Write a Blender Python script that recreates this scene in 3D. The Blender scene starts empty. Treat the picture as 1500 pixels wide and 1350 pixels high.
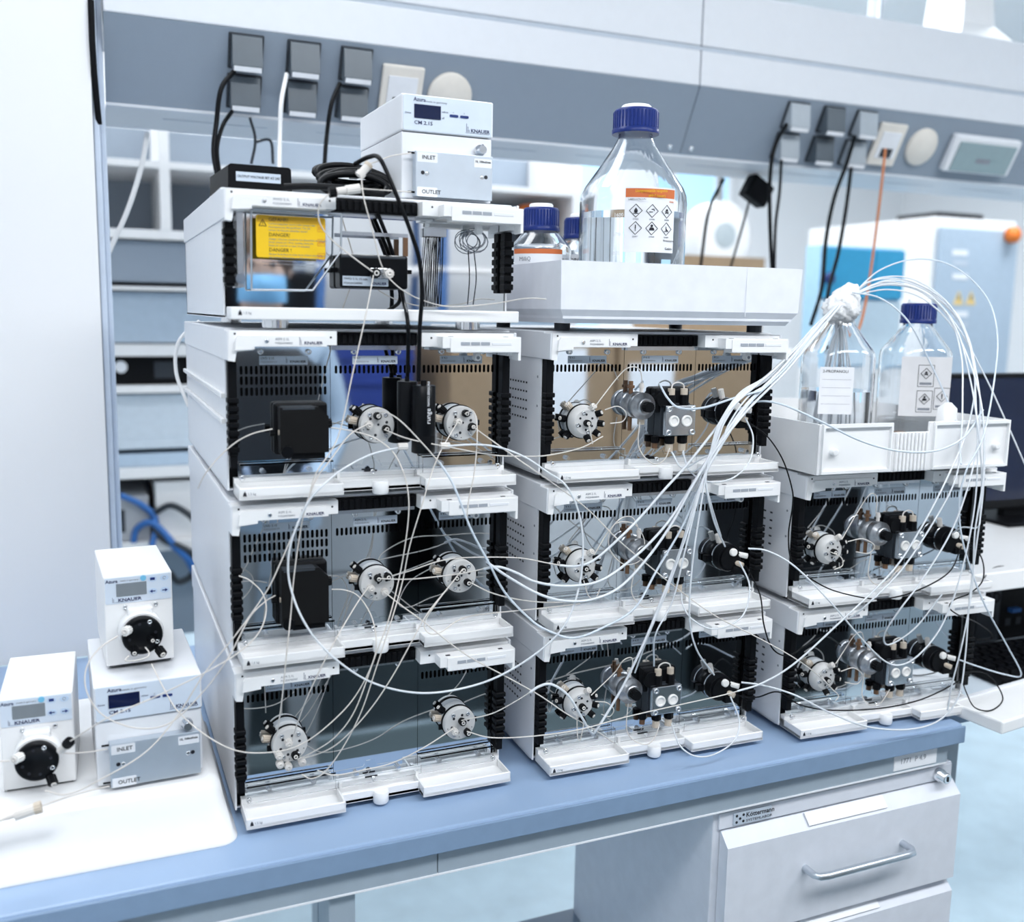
import bpy, bmesh, math, random
from mathutils import Vector, Matrix
random.seed(7)
S = bpy.context.scene
COL = S.collection
PI = math.pi

# ------------------------------------------------------------------ camera
CAMP = Vector((-0.14935, -1.20266, 1.55018))
YAW, PIT, ROL = -0.40112, -0.14357, 0.01693
FPX, PPX, PPY = 1422.11, 734.04, 661.74
_fwd = Vector((-math.sin(YAW)*math.cos(PIT), math.cos(YAW)*math.cos(PIT), math.sin(PIT)))
_r = Vector((math.cos(YAW), math.sin(YAW), 0)); _u = _r.cross(_fwd)
RIGHT = _r*math.cos(ROL)+_u*math.sin(ROL); UP = -_r*math.sin(ROL)+_u*math.cos(ROL); FWD = _fwd
cd = bpy.data.cameras.new('camera'); cam = bpy.data.objects.new('camera', cd); COL.objects.link(cam)
mw = Matrix((RIGHT, UP, -FWD)).transposed().to_4x4(); mw.translation = CAMP; cam.matrix_world = mw
cd.sensor_fit = 'HORIZONTAL'; cd.sensor_width = 36; cd.lens = FPX*36/1500
cd.shift_x = (750-PPX)/1500; cd.shift_y = (PPY-675)/1500
cd.clip_start = .02; cd.clip_end = 60
cd.dof.use_dof = True; cd.dof.focus_distance = 1.37; cd.dof.aperture_fstop = 2.7
S.camera = cam

# ------------------------------------------------------------------ world, lights, exposure
w = bpy.data.worlds.new('world'); S.world = w; w.use_nodes = True
w.node_tree.nodes['Background'].inputs[0].default_value = (.85, .92, 1, 1)
w.node_tree.nodes['Background'].inputs[1].default_value = .4
S.view_settings.view_transform = 'Standard'; S.view_settings.look = 'None'
S.view_settings.gamma = 1; S.view_settings.use_curve_mapping = False
S.view_settings.exposure = 0.0
CEIL = 3.05
LIGHTS = [(x, y, .345*p) for x, y, p in ((-.6, -1.5, 62), (1.0, -1.5, 80), (2.6, -1.4, 80), (-.2, .55, 18), (1.6, 1.6, 55), (3.6, 1.4, 60), (-.8, 2.4, 45), (2.6, 3.6, 60), (.6, 3.9, 45))]

def ray(px, py):
    return RIGHT*((px-PPX)/FPX) - UP*((py-PPY)/FPX) + FWD
def ony(px, py, Y):
    v = ray(px, py); return CAMP + v*((Y-CAMP.y)/v.y)
def onz(px, py, Z):
    v = ray(px, py); return CAMP + v*((Z-CAMP.z)/v.z)

# ------------------------------------------------------------------ materials
MATS = {}
def mat(name, col, rough=.4, metal=0, noise=.03, scale=40, trans=0, ior=1.45, emit=0, bump=0, spec=.5, coat=0, alpha=1, bscale=None, ecol=None):
    if name in MATS: return MATS[name]
    m = bpy.data.materials.new(name); m.use_nodes = True; nt = m.node_tree
    b = nt.nodes['Principled BSDF']; I = b.inputs
    I['Roughness'].default_value = rough; I['Metallic'].default_value = metal
    I['Transmission Weight'].default_value = trans; I['IOR'].default_value = ior
    I['Specular IOR Level'].default_value = spec; I['Coat Weight'].default_value = coat; I['Alpha'].default_value = alpha
    tc = nt.nodes.new('ShaderNodeTexCoord'); nz = nt.nodes.new('ShaderNodeTexNoise')
    nz.inputs['Scale'].default_value = scale; nz.inputs['Detail'].default_value = 3
    nt.links.new(tc.outputs['Object'], nz.inputs['Vector'])
    r = nt.nodes.new('ShaderNodeValToRGB')
    r.color_ramp.elements[0].position = .3; r.color_ramp.elements[1].position = .7
    r.color_ramp.elements[0].color = (*[max(0, c*(1-noise)) for c in col], 1)
    r.color_ramp.elements[1].color = (*[min(1, c*(1+noise)) for c in col], 1)
    nt.links.new(nz.outputs['Fac'], r.inputs['Fac']); nt.links.new(r.outputs['Color'], I['Base Color'])
    if bump:
        n2 = nz
        if bscale:
            n2 = nt.nodes.new('ShaderNodeTexNoise'); n2.inputs['Scale'].default_value = bscale; n2.inputs['Detail'].default_value = 2
            nt.links.new(tc.outputs['Object'], n2.inputs['Vector'])
        bp = nt.nodes.new('ShaderNodeBump'); bp.inputs['Strength'].default_value = bump; bp.inputs['Distance'].default_value = .01
        nt.links.new(n2.outputs['Fac'], bp.inputs['Height']); nt.links.new(bp.outputs['Normal'], I['Normal'])
    if emit:
        I['Emission Strength'].default_value = emit; I['Emission Color'].default_value = (*(ecol or col), 1)
    MATS[name] = m; return m
WHITE = mat('white_housing', (.82, .84, .88), .32, noise=.01)
WHITE2 = mat('white_plastic', (.87, .875, .885), .3, noise=.01)
WHITEG = mat('white_gloss', (.88, .885, .895), .22, noise=.01)
TRAYW = mat('white_tray_translucent', (.82, .84, .90), .3)
BLACK = mat('black_rubber', (.004, .0045, .006), .5, spec=.14)
BLACKG = mat('black_plastic', (.004, .0045, .006), .3, spec=.18)
DARKG = mat('dark_grey_plastic', (.035, .042, .052), .45, spec=.3)
STEELM = mat('polished_steel_mirror', (.70, .735, .77), .035, 1, .01, 8)
STEELW = mat('polished_steel_wavy', (.86, .88, .90), .03, 1, .01, 8, bump=.02, bscale=7)
STEEL = mat('brushed_steel', (.58, .60, .63), .25, 1, .05, 120)
CHROME = mat('chrome', (.75, .76, .78), .12, 1, .02)
ALU = mat('anodised_aluminium', (.62, .66, .71), .35, 1, .03)
GREYP = mat('grey_label', (.52, .59, .68), .4)
PEEK = mat('beige_polymer', (.60, .52, .43), .45)
PEEKL = mat('pale_polymer', (.74, .71, .68), .45)
BROWN = mat('brown_polymer', (.16, .085, .045), .4)
CERAM = mat('white_ceramic', (.85, .84, .82), .3)
VALVEW = mat('valve_off_white', (.60, .60, .60), .4)
VALVEG = mat('valve_grey', (.50, .52, .54), .45)
CLEAR = mat('clear_acrylic', (.96, .98, 1), .02, trans=1, ior=1.12)
PTFE = mat('clear_solvent_tubing', (.80, .88, .97), .2, trans=.25, ior=1.3)
IVORY = mat('ivory_capillary', (.70, .66, .62), .35)
WTUBE = mat('milky_tubing', (.84, .88, .93), .25, trans=.15, ior=1.3)
CABLE = mat('black_cable', (.003, .0035, .005), .4, spec=.18)
INK = mat('black_print', (.012, .013, .02), .5)
INKB = mat('navy_print', (.012, .02, .09), .5)
INKG = mat('grey_print', (.25, .27, .31), .5)
PAPER = mat('white_paper_label', (.84, .86, .90), .5)
BENCH = mat('blue_laminate_top', (.30, .42, .61), .3, noise=.04, scale=6)
BENCHE = mat('blue_laminate_edge', (.22, .32, .47), .4)
FRAMEG = mat('grey_coated_steel', (.34, .41, .48), .4)
CABW = mat('pale_grey_cabinet', (.70, .73, .80), .4)
FLOORM = mat('pale_blue_floor', (.50, .63, .71), .35, noise=.08, scale=9)
WALLM = mat('white_wall_paint', (.88, .885, .90), .6, noise=.008, scale=3)
CEILM = mat('white_ceiling', (.82, .85, .88), .7)
PANELG = mat('grey_service_panel', (.27, .325, .395), .45, noise=.01)
FASCIA = mat('white_fascia', (.74, .77, .82), .4, noise=.01)
GLASS = mat('borosilicate_glass', (.97, .985, 1), .0, trans=1, ior=1.45, noise=0)
LIQ = mat('clear_liquid', (.95, .98, 1), .0, trans=1, ior=1.33, noise=0)
CAPB = mat('blue_screw_cap', (.006, .022, .155), .35, spec=.3)
YELLOW = mat('yellow_warning_sticker', (.87, .55, .012), .45)
ORANGE = mat('orange_print', (.62, .16, .05), .5)
REDC = mat('orange_red_plastic', (.80, .20, .03), .4)
NAVY = mat('navy_display', (.008, .014, .055), .15)
LCD = mat('grey_lcd', (.22, .25, .28), .25)
PANELB = mat('pale_blue_membrane', (.66, .74, .85), .4)
BLUEBTN = mat('blue_key', (.015, .035, .17), .35)
LIGHTB = mat('light_blue_lamp', (.20, .55, .80), .3)
CREAM = mat('cream_plastic', (.80, .76, .70), .45)
BLUECAB = mat('blue_cable', (.03, .14, .42), .4)
ORCAB = mat('orange_cable', (.62, .20, .06), .4)
CARD = mat('brown_cardboard', (.32, .225, .14), .75, noise=.08)
BLUEBOX = mat('blue_crate_plastic', (.02, .045, .24), .4)
SKYB = mat('sky_blue_panel', (.05, .42, .72), .4)
PALEB = mat('pale_blue_panel', (.42, .66, .84), .4)
GREYCAB = mat('blue_grey_steel', (.42, .52, .63), .4)

# ------------------------------------------------------------------ mesh builder
class MB:
    def __init__(s): s.v = []; s.f = []; s.sm = []
    def add(s, vs, fs, smooth=False):
        o = len(s.v); s.v += [tuple(v) for v in vs]; s.f += [tuple(i+o for i in f) for f in fs]; s.sm += [smooth]*len(fs); return s
    def box(s, a, b, bev=0, seg=2):
        x0, y0, z0 = [min(p, q) for p, q in zip(a, b)]; x1, y1, z1 = [max(p, q) for p, q in zip(a, b)]
        if bev <= 0:
            vs = [(x0, y0, z0), (x1, y0, z0), (x1, y1, z0), (x0, y1, z0), (x0, y0, z1), (x1, y0, z1), (x1, y1, z1), (x0, y1, z1)]
            return s.add(vs, [(0, 3, 2, 1), (4, 5, 6, 7), (0, 1, 5, 4), (1, 2, 6, 5), (2, 3, 7, 6), (3, 0, 4, 7)])
        bm = bmesh.new(); bmesh.ops.create_cube(bm, size=1)
        for v in bm.verts: v.co = ((x0+x1)/2+v.co.x*(x1-x0), (y0+y1)/2+v.co.y*(y1-y0), (z0+z1)/2+v.co.z*(z1-z0))
        bev = min(bev, .49*min(x1-x0, y1-y0, z1-z0))
        bmesh.ops.bevel(bm, geom=bm.edges[:], offset=bev, segments=seg, profile=.5, affect='EDGES')
        bm.verts.index_update()
        s.add([v.co[:] for v in bm.verts], [[v.index for v in f.verts] for f in bm.faces]); bm.free(); return s
    def prism(s, poly, a, b, axis='y'):
        # poly in the two other axes; extruded from a to b along axis
        n = len(poly)
        def P(p, t):
            if axis == 'y': return (p[0], t, p[1])
            if axis == 'x': return (t, p[0], p[1])
            return (p[0], p[1], t)
        vs = [P(p, a) for p in poly]+[P(p, b) for p in poly]
        fs = [tuple(range(n)), tuple(range(2*n-1, n-1, -1))]+[(i, i+n, (i+1) % n+n, (i+1) % n) for i in range(n)]
        return s.add(vs, fs)
    def rings(s, rs, cap0=True, cap1=True, smooth=True):
        n = len(rs[0]); vs = [p for r in rs for p in r]; fs = []
        for k in range(len(rs)-1):
            for i in range(n): fs.append((k*n+i, k*n+(i+1) % n, (k+1)*n+(i+1) % n, (k+1)*n+i))
        s.add(vs, fs, smooth)
        if cap0: s.add(rs[0], [tuple(range(n-1, -1, -1))])
        if cap1: s.add(rs[-1], [tuple(range(n))])
        return s
    def lathe(s, prof, c=(0, 0, 0), ax=(0, 0, 1), n=24, cap0=True, cap1=True, smooth=True):
        # prof: list of (radius, distance along axis)
        a = Vector(ax).normalized(); c = Vector(c)
        t = Vector((1, 0, 0)) if abs(a.x) < .8 else Vector((0, 1, 0))
        e1 = a.cross(t).normalized(); e2 = a.cross(e1)
        rs = [[tuple(c+a*d+(e1*math.cos(2*PI*i/n)+e2*math.sin(2*PI*i/n))*r) for i in range(n)] for r, d in prof]
        return s.rings(rs, cap0, cap1, smooth)
    def cyl(s, c, ax, r, h, n=20, r2=None):
        r2 = r if r2 is None else r2
        c = Vector(c); a = Vector(ax).normalized(); t = Vector((1, 0, 0)) if abs(a.x) < .8 else Vector((0, 1, 0))
        e1 = a.cross(t).normalized(); e2 = a.cross(e1)
        R = lambda q, d: [tuple(c+a*d+(e1*math.cos(2*PI*i/n)+e2*math.sin(2*PI*i/n))*q) for i in range(n)]
        return s.rings([R(r, 0), R(r2, h)])
    def gear(s, c, ax, r, h, n=18, d=.12):
        a = Vector(ax).normalized(); c = Vector(c); t = Vector((1, 0, 0)) if abs(a.x) < .8 else Vector((0, 1, 0))
        e1 = a.cross(t).normalized(); e2 = a.cross(e1)
        R = lambda dd: [tuple(c+a*dd+(e1*math.cos(PI*i/n)+e2*math.sin(PI*i/n))*(r if i % 2 else r*(1-d))) for i in range(2*n)]
        return s.rings([R(0), R(h)], smooth=False)
    def tube(s, pts, r, n=8, rad=None):
        pts = [Vector(p) for p in pts]; rs = []; up = None
        for i, p in enumerate(pts):
            t = (pts[min(i+1, len(pts)-1)]-pts[max(i-1, 0)])
            t = t.normalized() if t.length > 1e-9 else Vector((0, 0, 1))
            if up is None: up = t.cross(Vector((0, 0, 1)) if abs(t.z) < .9 else Vector((1, 0, 0))).normalized()
            up = (up-t*up.dot(t)).normalized(); e2 = t.cross(up); q = r if rad is None else rad[i]
            rs.append([tuple(p+(up*math.cos(2*PI*k/n)+e2*math.sin(2*PI*k/n))*q) for k in range(n)])
        return s.rings(rs)
    def xf(s, M):
        s.v = [tuple(M @ Vector(v)) for v in s.v]; return s
    def mesh(s, name):
        me = bpy.data.meshes.new(name); me.from_pydata(s.v, [], s.f)
        me.polygons.foreach_set('use_smooth', s.sm); me.update()
        bm = bmesh.new(); bm.from_mesh(me); bmesh.ops.recalc_face_normals(bm, faces=bm.faces); bm.to_mesh(me); bm.free()
        return me
    def build(s, name, m, parent=None, label=None, kind=None, cat=None, group=None):
        me = s.mesh(name); me.materials.append(m)
        return link(name, me, parent, label, kind, cat, group)
def link(name, me, parent=None, label=None, kind=None, cat=None, group=None, loc=None, rot=None):
    o = bpy.data.objects.new(name, me); COL.objects.link(o)
    if parent: o.parent = parent
    if loc: o.location = loc
    if rot: o.rotation_euler = rot
    return tag(o, label, cat, group, kind)
def tag(o, label=None, cat=None, group=None, kind=None):
    for k, v in (('label', label), ('category', cat), ('group', group), ('kind', kind)):
        if v: o[k] = v
    return o
def thing(name, loc, label, cat, rz=0, group=None):
    o = bpy.data.objects.new(name, None); COL.objects.link(o); o.empty_display_size = .02
    o.location = loc; o.rotation_euler = (0, 0, rz)
    return tag(o, label, cat, group)
CACHE = {}
def part(key, name, fn, m, parent, loc=None, rot=None, **kw):
    """a part whose mesh is shared between alike pieces"""
    k = (key, m.name)
    if k not in CACHE:
        b = MB(); fn(b); me = b.mesh(name); me.materials.append(m); CACHE[k] = me
    return link(name, CACHE[k], parent, loc=loc, rot=rot, **kw)
DG = None
def text(body, size, m, parent, loc, rot=(PI/2, 0, 0), align='LEFT', name='lettering', ext=.00012, bold=0, sx=1, **kw):
    k = ('txt', body, size, m.name, align, bold, sx)
    if k not in CACHE:
        c = bpy.data.curves.new('txt', 'FONT'); c.body = body; c.size = size; c.align_x = align; c.align_y = 'CENTER'
        c.extrude = ext; c.resolution_u = 2; c.offset = bold
        o = bpy.data.objects.new('txt', c); COL.objects.link(o)
        dg = bpy.context.evaluated_depsgraph_get(); me = bpy.data.meshes.new_from_object(o.evaluated_get(dg))
        bpy.data.objects.remove(o); me.name = name
        for v in me.vertices: v.co.x *= sx
        me.materials.clear(); me.materials.append(m); CACHE[k] = me
    return link(name, CACHE[k], parent, loc=loc, rot=rot, **kw)
def spline(pts, n=8):
    P = [Vector(p) for p in pts]
    if len(P) < 3:
        return [P[0].lerp(P[-1], i/n) for i in range(n+1)]
    P = [P[0]*2-P[1]]+P+[P[-1]*2-P[-2]]; out = []
    for i in range(1, len(P)-2):
        a, b, c, d = P[i-1:i+3]
        for k in range(n):
            t = k/n
            out.append(.5*((2*b)+(c-a)*t+(2*a-5*b+4*c-d)*t*t+(3*b-a-3*c+d)*t**3))
    out.append(P[-2]); return out
def tubething(name, pts, r, m, label, cat='tube', group=None, n=6, sub=7, parent=None, world=False):
    """pts are (pixel x, pixel y, world Y) unless world"""
    W = [Vector(p) for p in pts] if world else [ony(*p) for p in pts]
    return MB().tube(spline(W, sub), r, n).build(name, m, parent, label=label, cat=None if parent else cat, group=group)
def stadium(w, h, n=5):
    r = w/2; out = []
    for i in range(n): a = PI*i/(n-1); out.append((r*math.cos(a), h/2-r+r*math.sin(a)))
    for i in range(n): a = PI+PI*i/(n-1); out.append((r*math.cos(a), -h/2+r+r*math.sin(a)))
    return out
def rrect(x0, y0, x1, y1, r, n=5):
    out = []
    for cx, cy, a0 in ((x1-r, y1-r, 0), (x0+r, y1-r, PI/2), (x0+r, y0+r, PI), (x1-r, y0+r, 1.5*PI)):
        for i in range(n): a = a0+PI/2*i/(n-1); out.append((cx+r*math.cos(a), cy+r*math.sin(a)))
    return out

# ------------------------------------------------------------------ room shell
def struct(name, a, b, m, **kw): return MB().box(a, b).build(name, m, kind='structure', **kw)
X0, X1, Y0, Y1 = -2.6, 5.6, -3.9, 4.6
struct('floor', (X0, Y0, -.05), (X1, Y1, 0), FLOORM, label='pale blue lab floor')
struct('ceiling', (X0, Y0, CEIL), (X1, Y1, CEIL+.05), CEILM, label='white lab ceiling')
struct('wall_back', (X0, Y1, 0), (X1, Y1+.08, CEIL), WALLM, label='white wall far behind the benches')
struct('wall_front', (X0, Y0-.08, 0), (X1, Y0, CEIL), WALLM, label='white wall behind the photographer')
struct('wall_right', (X1, Y0, 0), (X1+.08, Y1, CEIL), WALLM, label='white side wall beyond the safety cabinet')
struct('wall_far_left', (X0-.08, Y0, 0), (X0, Y1, CEIL), WALLM, label='white side wall on the far end of the bench')
xw = ony(131, 60, .70).x
struct('wall_left', (-1.7, .70, .90), (xw, .80, 2.6), WALLM, label='white end panel rising from the blue bench')
b = MB().box((xw+.001, .715, .90), (xw+.012, .79, 2.6), .003).box((xw+.012, .735, .90), (xw+.0215, .79, 2.6), .002)
b.build('trim_1', mat('pale_blue_trim', (.60, .68, .80), .4), kind='structure', label='pale blue edge profile of the white end panel')
MB().tube([ony(133, 0, .698), ony(135, 60, .697), ony(138, 110, .70), ony(145, 182, .72)], .006, 6).build('dark_gap_strip', BLACK, kind='structure', label='black strip painted for the dark gap beside the overhead panel')  # black tube painted for the dark gap between panel end and post

for i, (lx, ly, pw) in enumerate(LIGHTS):
    t = thing('ceiling_light', (lx, ly, CEIL), 'flat rectangular white LED panel light on the ceiling', 'ceiling light', group='ceiling panel lights')
    part('clf', 'frame', lambda b: b.box((-.62, -.32, -.03), (.62, -.3, 0)).box((-.62, .3, -.03), (.62, .32, 0)).box((-.62, -.3, -.03), (-.6, .3, 0)).box((.6, -.3, -.03), (.62, .3, 0)), ALU, t)
    part('cld', 'diffuser', lambda b: b.box((-.6, -.3, -.02), (.6, .3, -.005)), mat('lit_diffuser', (1, 1, 1), .5, emit=5, ecol=(.95, .98, 1)), t)
    ld = bpy.data.lights.new('panel_light', 'AREA'); ld.shape = 'RECTANGLE'; ld.size = 1.15; ld.size_y = .55; ld.energy = pw; ld.color = (.97, .985, 1)
    lo = bpy.data.objects.new('panel_light', ld); COL.objects.link(lo); lo.parent = t; lo.location = (0, 0, -.035)

# ------------------------------------------------------------------ lab bench
t = thing('lab_bench', (0, 0, 0), 'long lab bench with blue laminate top on a grey steel frame', 'bench')
BX0, BX1, BY0, BY1 = -1.7, 1.135, -.121, .695
MB().box((BX0, BY0+.004, .868), (BX1, BY1, .90), .0035).build('worktop', BENCH, t, label='blue laminate worktop')
MB().box((BX0, BY0, .8685), (BX1+.003, BY0+.004, .897), .0015).build('edge_band', BENCHE, t)
MB().box((BX0, BY0+.012, .834), (.235, BY0+.05, .868)).build('frame_rail', FRAMEG, t)
MB().box((.2365, BY0+.012, .834), (BX1-.02, BY0+.05, .868)).build('frame_rail', FRAMEG, t)
MB().box((BX0, BY0+.011, .832), (BX1-.02, BY0+.05, .8345)).build('rail_lip', WHITE, t)
for lx in (.113, -1.2): part('bleg', 'leg', lambda b: b.box((-.017, 0, 0), (.017, .06, .834), .002), FRAMEG, t, loc=(lx, BY0+.02, 0))
for lx in (.25, -1.2): part('bleg2', 'leg', lambda b: b.box((-.017, 0, 0), (.017, .06, .834), .002), FRAMEG, t, loc=(lx, BY1-.08, 0))
MB().box((BX1-.07, BY1-.08, 0), (BX1-.03, BY1-.02, .834)).build('leg', FRAMEG, t)
MB().box((.1, .30, .36), (.70, .34, .405)).build('cross_rail', FRAMEG, t)
MB().box((BX0, BY1-.06, .80), (BX1-.02, BY1-.02, .868)).build('rear_rail', FRAMEG, t)

# drawer cabinet under the bench
CX0, CX1, CY = .668, 1.14, -.098
t = thing('drawer_cabinet', (0, 0, 0), 'pale grey drawer cabinet with bar handles under the blue bench', 'cabinet')
MB().box((CX0, CY, .06), (CX1, .33, .826), .002).build('body', CABW, t)
MB().box((CX0+.03, CY+.03, 0), (CX1-.03, .30, .06)).build('plinth', DARKG, t)
MB().box((CX0+.008, CY-.004, .80), (CX1-.004, CY, .825), .001).build('top_rail', CABW, t)
for i, (z0, z1) in enumerate(((.632, .797), (.462, .626), (.12, .456))):
    f = MB().prism([(CY-.001, z0), (CY-.022, z0), (CY-.022, z1-.018), (CY-.004, z1), (CY-.001, z1)], CX0+.012, CX1, 'x').build('drawer', CABW, t)
    zc = z0+(z1-z0)*.52; hx0, hx1 = .825, 1.02
    pts = [(hx0, CY-.022, zc), (hx0, CY-.042, zc), (hx0+.006, CY-.05, zc), (hx0+.02, CY-.052, zc), ((hx0+hx1)/2, CY-.052, zc), (hx1-.02, CY-.052, zc), (hx1-.006, CY-.05, zc), (hx1, CY-.042, zc), (hx1, CY-.022, zc)]
    MB().tube(pts, .0058, 12).build('handle', ALU, f, label='brushed bar handle')
    MB().prism([(CY-.0055, z1+.0008), (CY-.0195, z1-.0135), (CY-.021, z1-.012), (CY-.007, z1+.0023)], .83, .985, 'x').build('label_holder', PAPER, f)
    MB().prism([(CY-.0095, z1-.0028), (CY-.0105, z1-.0038), (CY-.0112, z1-.0028), (CY-.0102, z1-.0018)], .905, .91, 'x').build('lettering', INK, f)
k = MB().lathe([(.011, 0), (.011, .008), (.009, .009), (.009, .02), (.007, .021)], (1.105, CY-.004, .812), (0, -1, 0), 18).build('lock', CHROME, t)
MB().box((1.1035, CY-.0262, .808), (1.1065, CY-.025, .816)).build('keyhole', INK, k)
p = MB().box((.70, CY-.0065, .803), (.768, CY-.004, .823), .0008).build('name_plate', GREYP, t)
text('Köttermann', .0105, INK, p, (.7215, CY-.0067, .8165), bold=.00015)
text('SYSTEMLABOR', .0056, INK, p, (.722, CY-.0067, .8075), sx=1.3)
g = MB()
for dx, dz in ((0, 0), (-.006, .005), (.006, .005), (-.006, -.005), (.006, -.005)): g.cyl((.711+dx, CY-.0065, .813+dz), (0, -1, 0), .0021, .0004, 10)
g.build('emblem', INK, p)
MB().box((1.0, BY0+.0105, .838), (1.09, BY0+.012, .866)).build('paper_label', PAPER, bpy.data.objects['lab_bench'])
text('1771  P 4.9', .012, INKG, bpy.data.objects['lab_bench'], (1.012, BY0+.0102, .852))

# ------------------------------------------------------------------ overhead service panel
AN = .4696
t = thing('service_panel', (0, .70, 2.053), 'overhead white and grey media panel with sockets above the bench', 'service panel')
SP0, SP1 = xw+.024, 2.75
MB().box((SP0, 0, 0), (1.121, .30, .075), .003).build('fascia_panel', FASCIA, t)
MB().box((1.124, 0, 0), (SP1, .30, .075), .003).build('fascia_panel', FASCIA, t)
MB().box((SP0, .003, .0755), (SP1, .30, .0835)).build('groove_strip', GREYP, t)
MB().box((SP0, 0, .084), (1.121, .30, .205), .003).build('fascia_panel', FASCIA, t)
MB().box((1.124, 0, .084), (SP1, .30, .205), .003).build('fascia_panel', FASCIA, t)
def slope(b, x0, x1, u0, u1, out=0, th=.004):
    pass
inc = bpy.data.objects.new('socket_panel', None); COL.objects.link(inc); inc.parent = t; inc.rotation_euler = (AN, 0, 0); inc.empty_display_size = .02
MB().box((SP0, .0005, -.155), (1.1205, .006, -.001)).build('incline_board', PANELG, inc)
MB().box((1.1235, .0005, -.155), (SP1, .006, -.001)).build('incline_board', PANELG, inc)
for sx_ in (1.09, 1.148): part('spscrew', 'screw', lambda b: b.lathe([(.007, 0), (.006, .003), (.003, .004)], ax=(0, -1, 0), n=12), CHROME, inc, loc=(sx_, .0005, -.14))
MB().box((SP0, .0715, -.143), (SP1, .30, -.138)).build('underside', FASCIA, t)
for k in range(9): part('spslot', 'seam', lambda b: b.box((-.1, 0, -.0005), (.1, .004, 0)), GREYP, t, loc=(.1+.3*k, .16, -.1435))
def socket(x, zc, light):
    f = part('sockbase', 'socket', lambda b: b.box((-.032, -.004, -.032), (.032, .0005, .032), .003), DARKG, inc, loc=(x, 0, zc))
    part('socklid', 'socket_lid', lambda b: b.prism([(-.004, -.026), (-.034, -.026), (-.036, -.016), (-.010, .029), (-.004, .029)], -.027, .027, 'x'), mat('lid_%d' % light, ((.10, .125, .15), (.40, .45, .50))[light], .3), f)
    part('sockstrip', 'label_strip', lambda b: b.box((-.025, -.0362, -.0265), (.025, -.030, -.0175)), PAPER, f)
for x in (.139, .245, .346): socket(x, -.040, 0); socket(x, -.112, 0)
for i, x in enumerate((1.40, 1.505, 1.605)): socket(x, -.040, 1 if i != 1 else 0); socket(x, -.112, 1 if i != 1 else 0)
for x, xd in ((.442, .545), (1.70, 1.815)):
    pl = MB().box((x-.043, -.010, -.135), (x+.043, .0005, -.03), .004).build('data_outlet', CREAM, inc)
    MB().box((x-.03, -.0125, -.115), (x+.03, -.010, -.05), .001).build('outlet_insert', PAPER, pl)
    MB().box((x-.018, -.0135, -.112), (x+.018, -.0125, -.09)).build('port', DARKG, pl)
    MB().lathe([(.047, 0), (.047, .006), (.043, .010), (.0, .011)], (xd, .0005, -.08), (0, -1, 0), 32, cap1=False).build('round_cover', CREAM, inc)
hb = MB().box((1.90, -.022, -.130), (2.13, .0005, -.035), .006).build('fuse_flap', PAPER, inc, label='grey window flap with pale frame')
MB().box((1.915, -.026, -.125), (2.115, -.022, -.05), .002).build('flap_window', mat('flap_green_grey', (.30, .40, .43), .25), hb)
MB().box((1.99, -.0265, -.1), (2.04, -.026, -.088)).build('lettering', INKG, hb)
# hood standing on the channel
h = ony(1490, 62, .95); hx = ony(1362, 40, .95)
t = thing('extraction_hood', (hx.x, .95, 2.26), 'white tapered hood standing on top of the overhead media panel', 'hood')
ww = h.x-hx.x
MB().rings([[(0, -.1, 0), (ww, -.1, 0), (ww, .25, 0), (0, .25, 0)], [(ww*.36, 0, .12), (ww*.72, 0, .12), (ww*.72, .15, .12), (ww*.36, .15, .12)], [(ww*.44, .03, .5), (ww*.64, .03, .5), (ww*.64, .12, .5), (ww*.44, .12, .5)]], smooth=False).build('hood_shell', WHITE2, t)
MB().box((ww*.5, .05, .5), (ww*.58, .1, .785)).build('hood_duct', ALU, t)
q = ony(1283, 10, 1.0)
MB().cyl((q.x, 1.0, 2.26), (0, 0, 1), .02, CEIL-2.26, 14).build('support_pole', ALU, label='grey round pole from overhead media panel to ceiling', cat='pole')

# ------------------------------------------------------------------ chromatography modules (shell)
UW = .3635
LEDG = mat('grey_led_window', (.36, .39, .44), .4)
PX = [.0115, .1268, .2435, .3525]
def panel_fn(x0, x1, z0, z1, rows, n, pitch=.006, sw=.0034, sh=.0105):
    def fn(b):
        z = z0; mx = (x1-x0-n*pitch)/2
        for zc in sorted(rows):
            za, zb = zc-sh/2-.001, zc+sh/2+.001
            b.add([(x0, 0, z), (x1, 0, z), (x1, 0, za), (x0, 0, za)], [(0, 1, 2, 3)])
            b.add([(x0, 0, za), (x0+mx, 0, za), (x0+mx, 0, zb), (x0, 0, zb)], [(0, 1, 2, 3)])
            b.add([(x1-mx, 0, za), (x1, 0, za), (x1, 0, zb), (x1-mx, 0, zb)], [(0, 1, 2, 3)])
            for k in range(n):
                cx = x0+mx+(k+.5)*pitch; st = stadium(sw, sh); r = sw/2; cz = sh/2-r
                hp, hz = pitch/2, (zb-za)/2
                outer = [(hp, cz), (hp, hz), (0, hz), (-hp, hz), (-hp, cz), (-hp, -cz), (-hp, -hz), (0, -hz), (hp, -hz), (hp, -cz)]
                vs = [(cx+p[0], 0, zc+p[1]) for p in outer]+[(cx+p[0], 0, zc+p[1]) for p in st]+[(cx+p[0]*.92, .003, zc+p[1]*.97) for p in st]
                b.add(vs, [(i, (i+1) % 10, 10+(i+1) % 10, 10+i) for i in range(10)]+[(10+i, 10+(i+1) % 10, 20+(i+1) % 10, 20+i) for i in range(10)])
            z = zb
        b.add([(x0, 0, z), (x1, 0, z), (x1, 0, z1), (x0, 0, z1)], [(0, 1, 2, 3)])
    return fn
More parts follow.
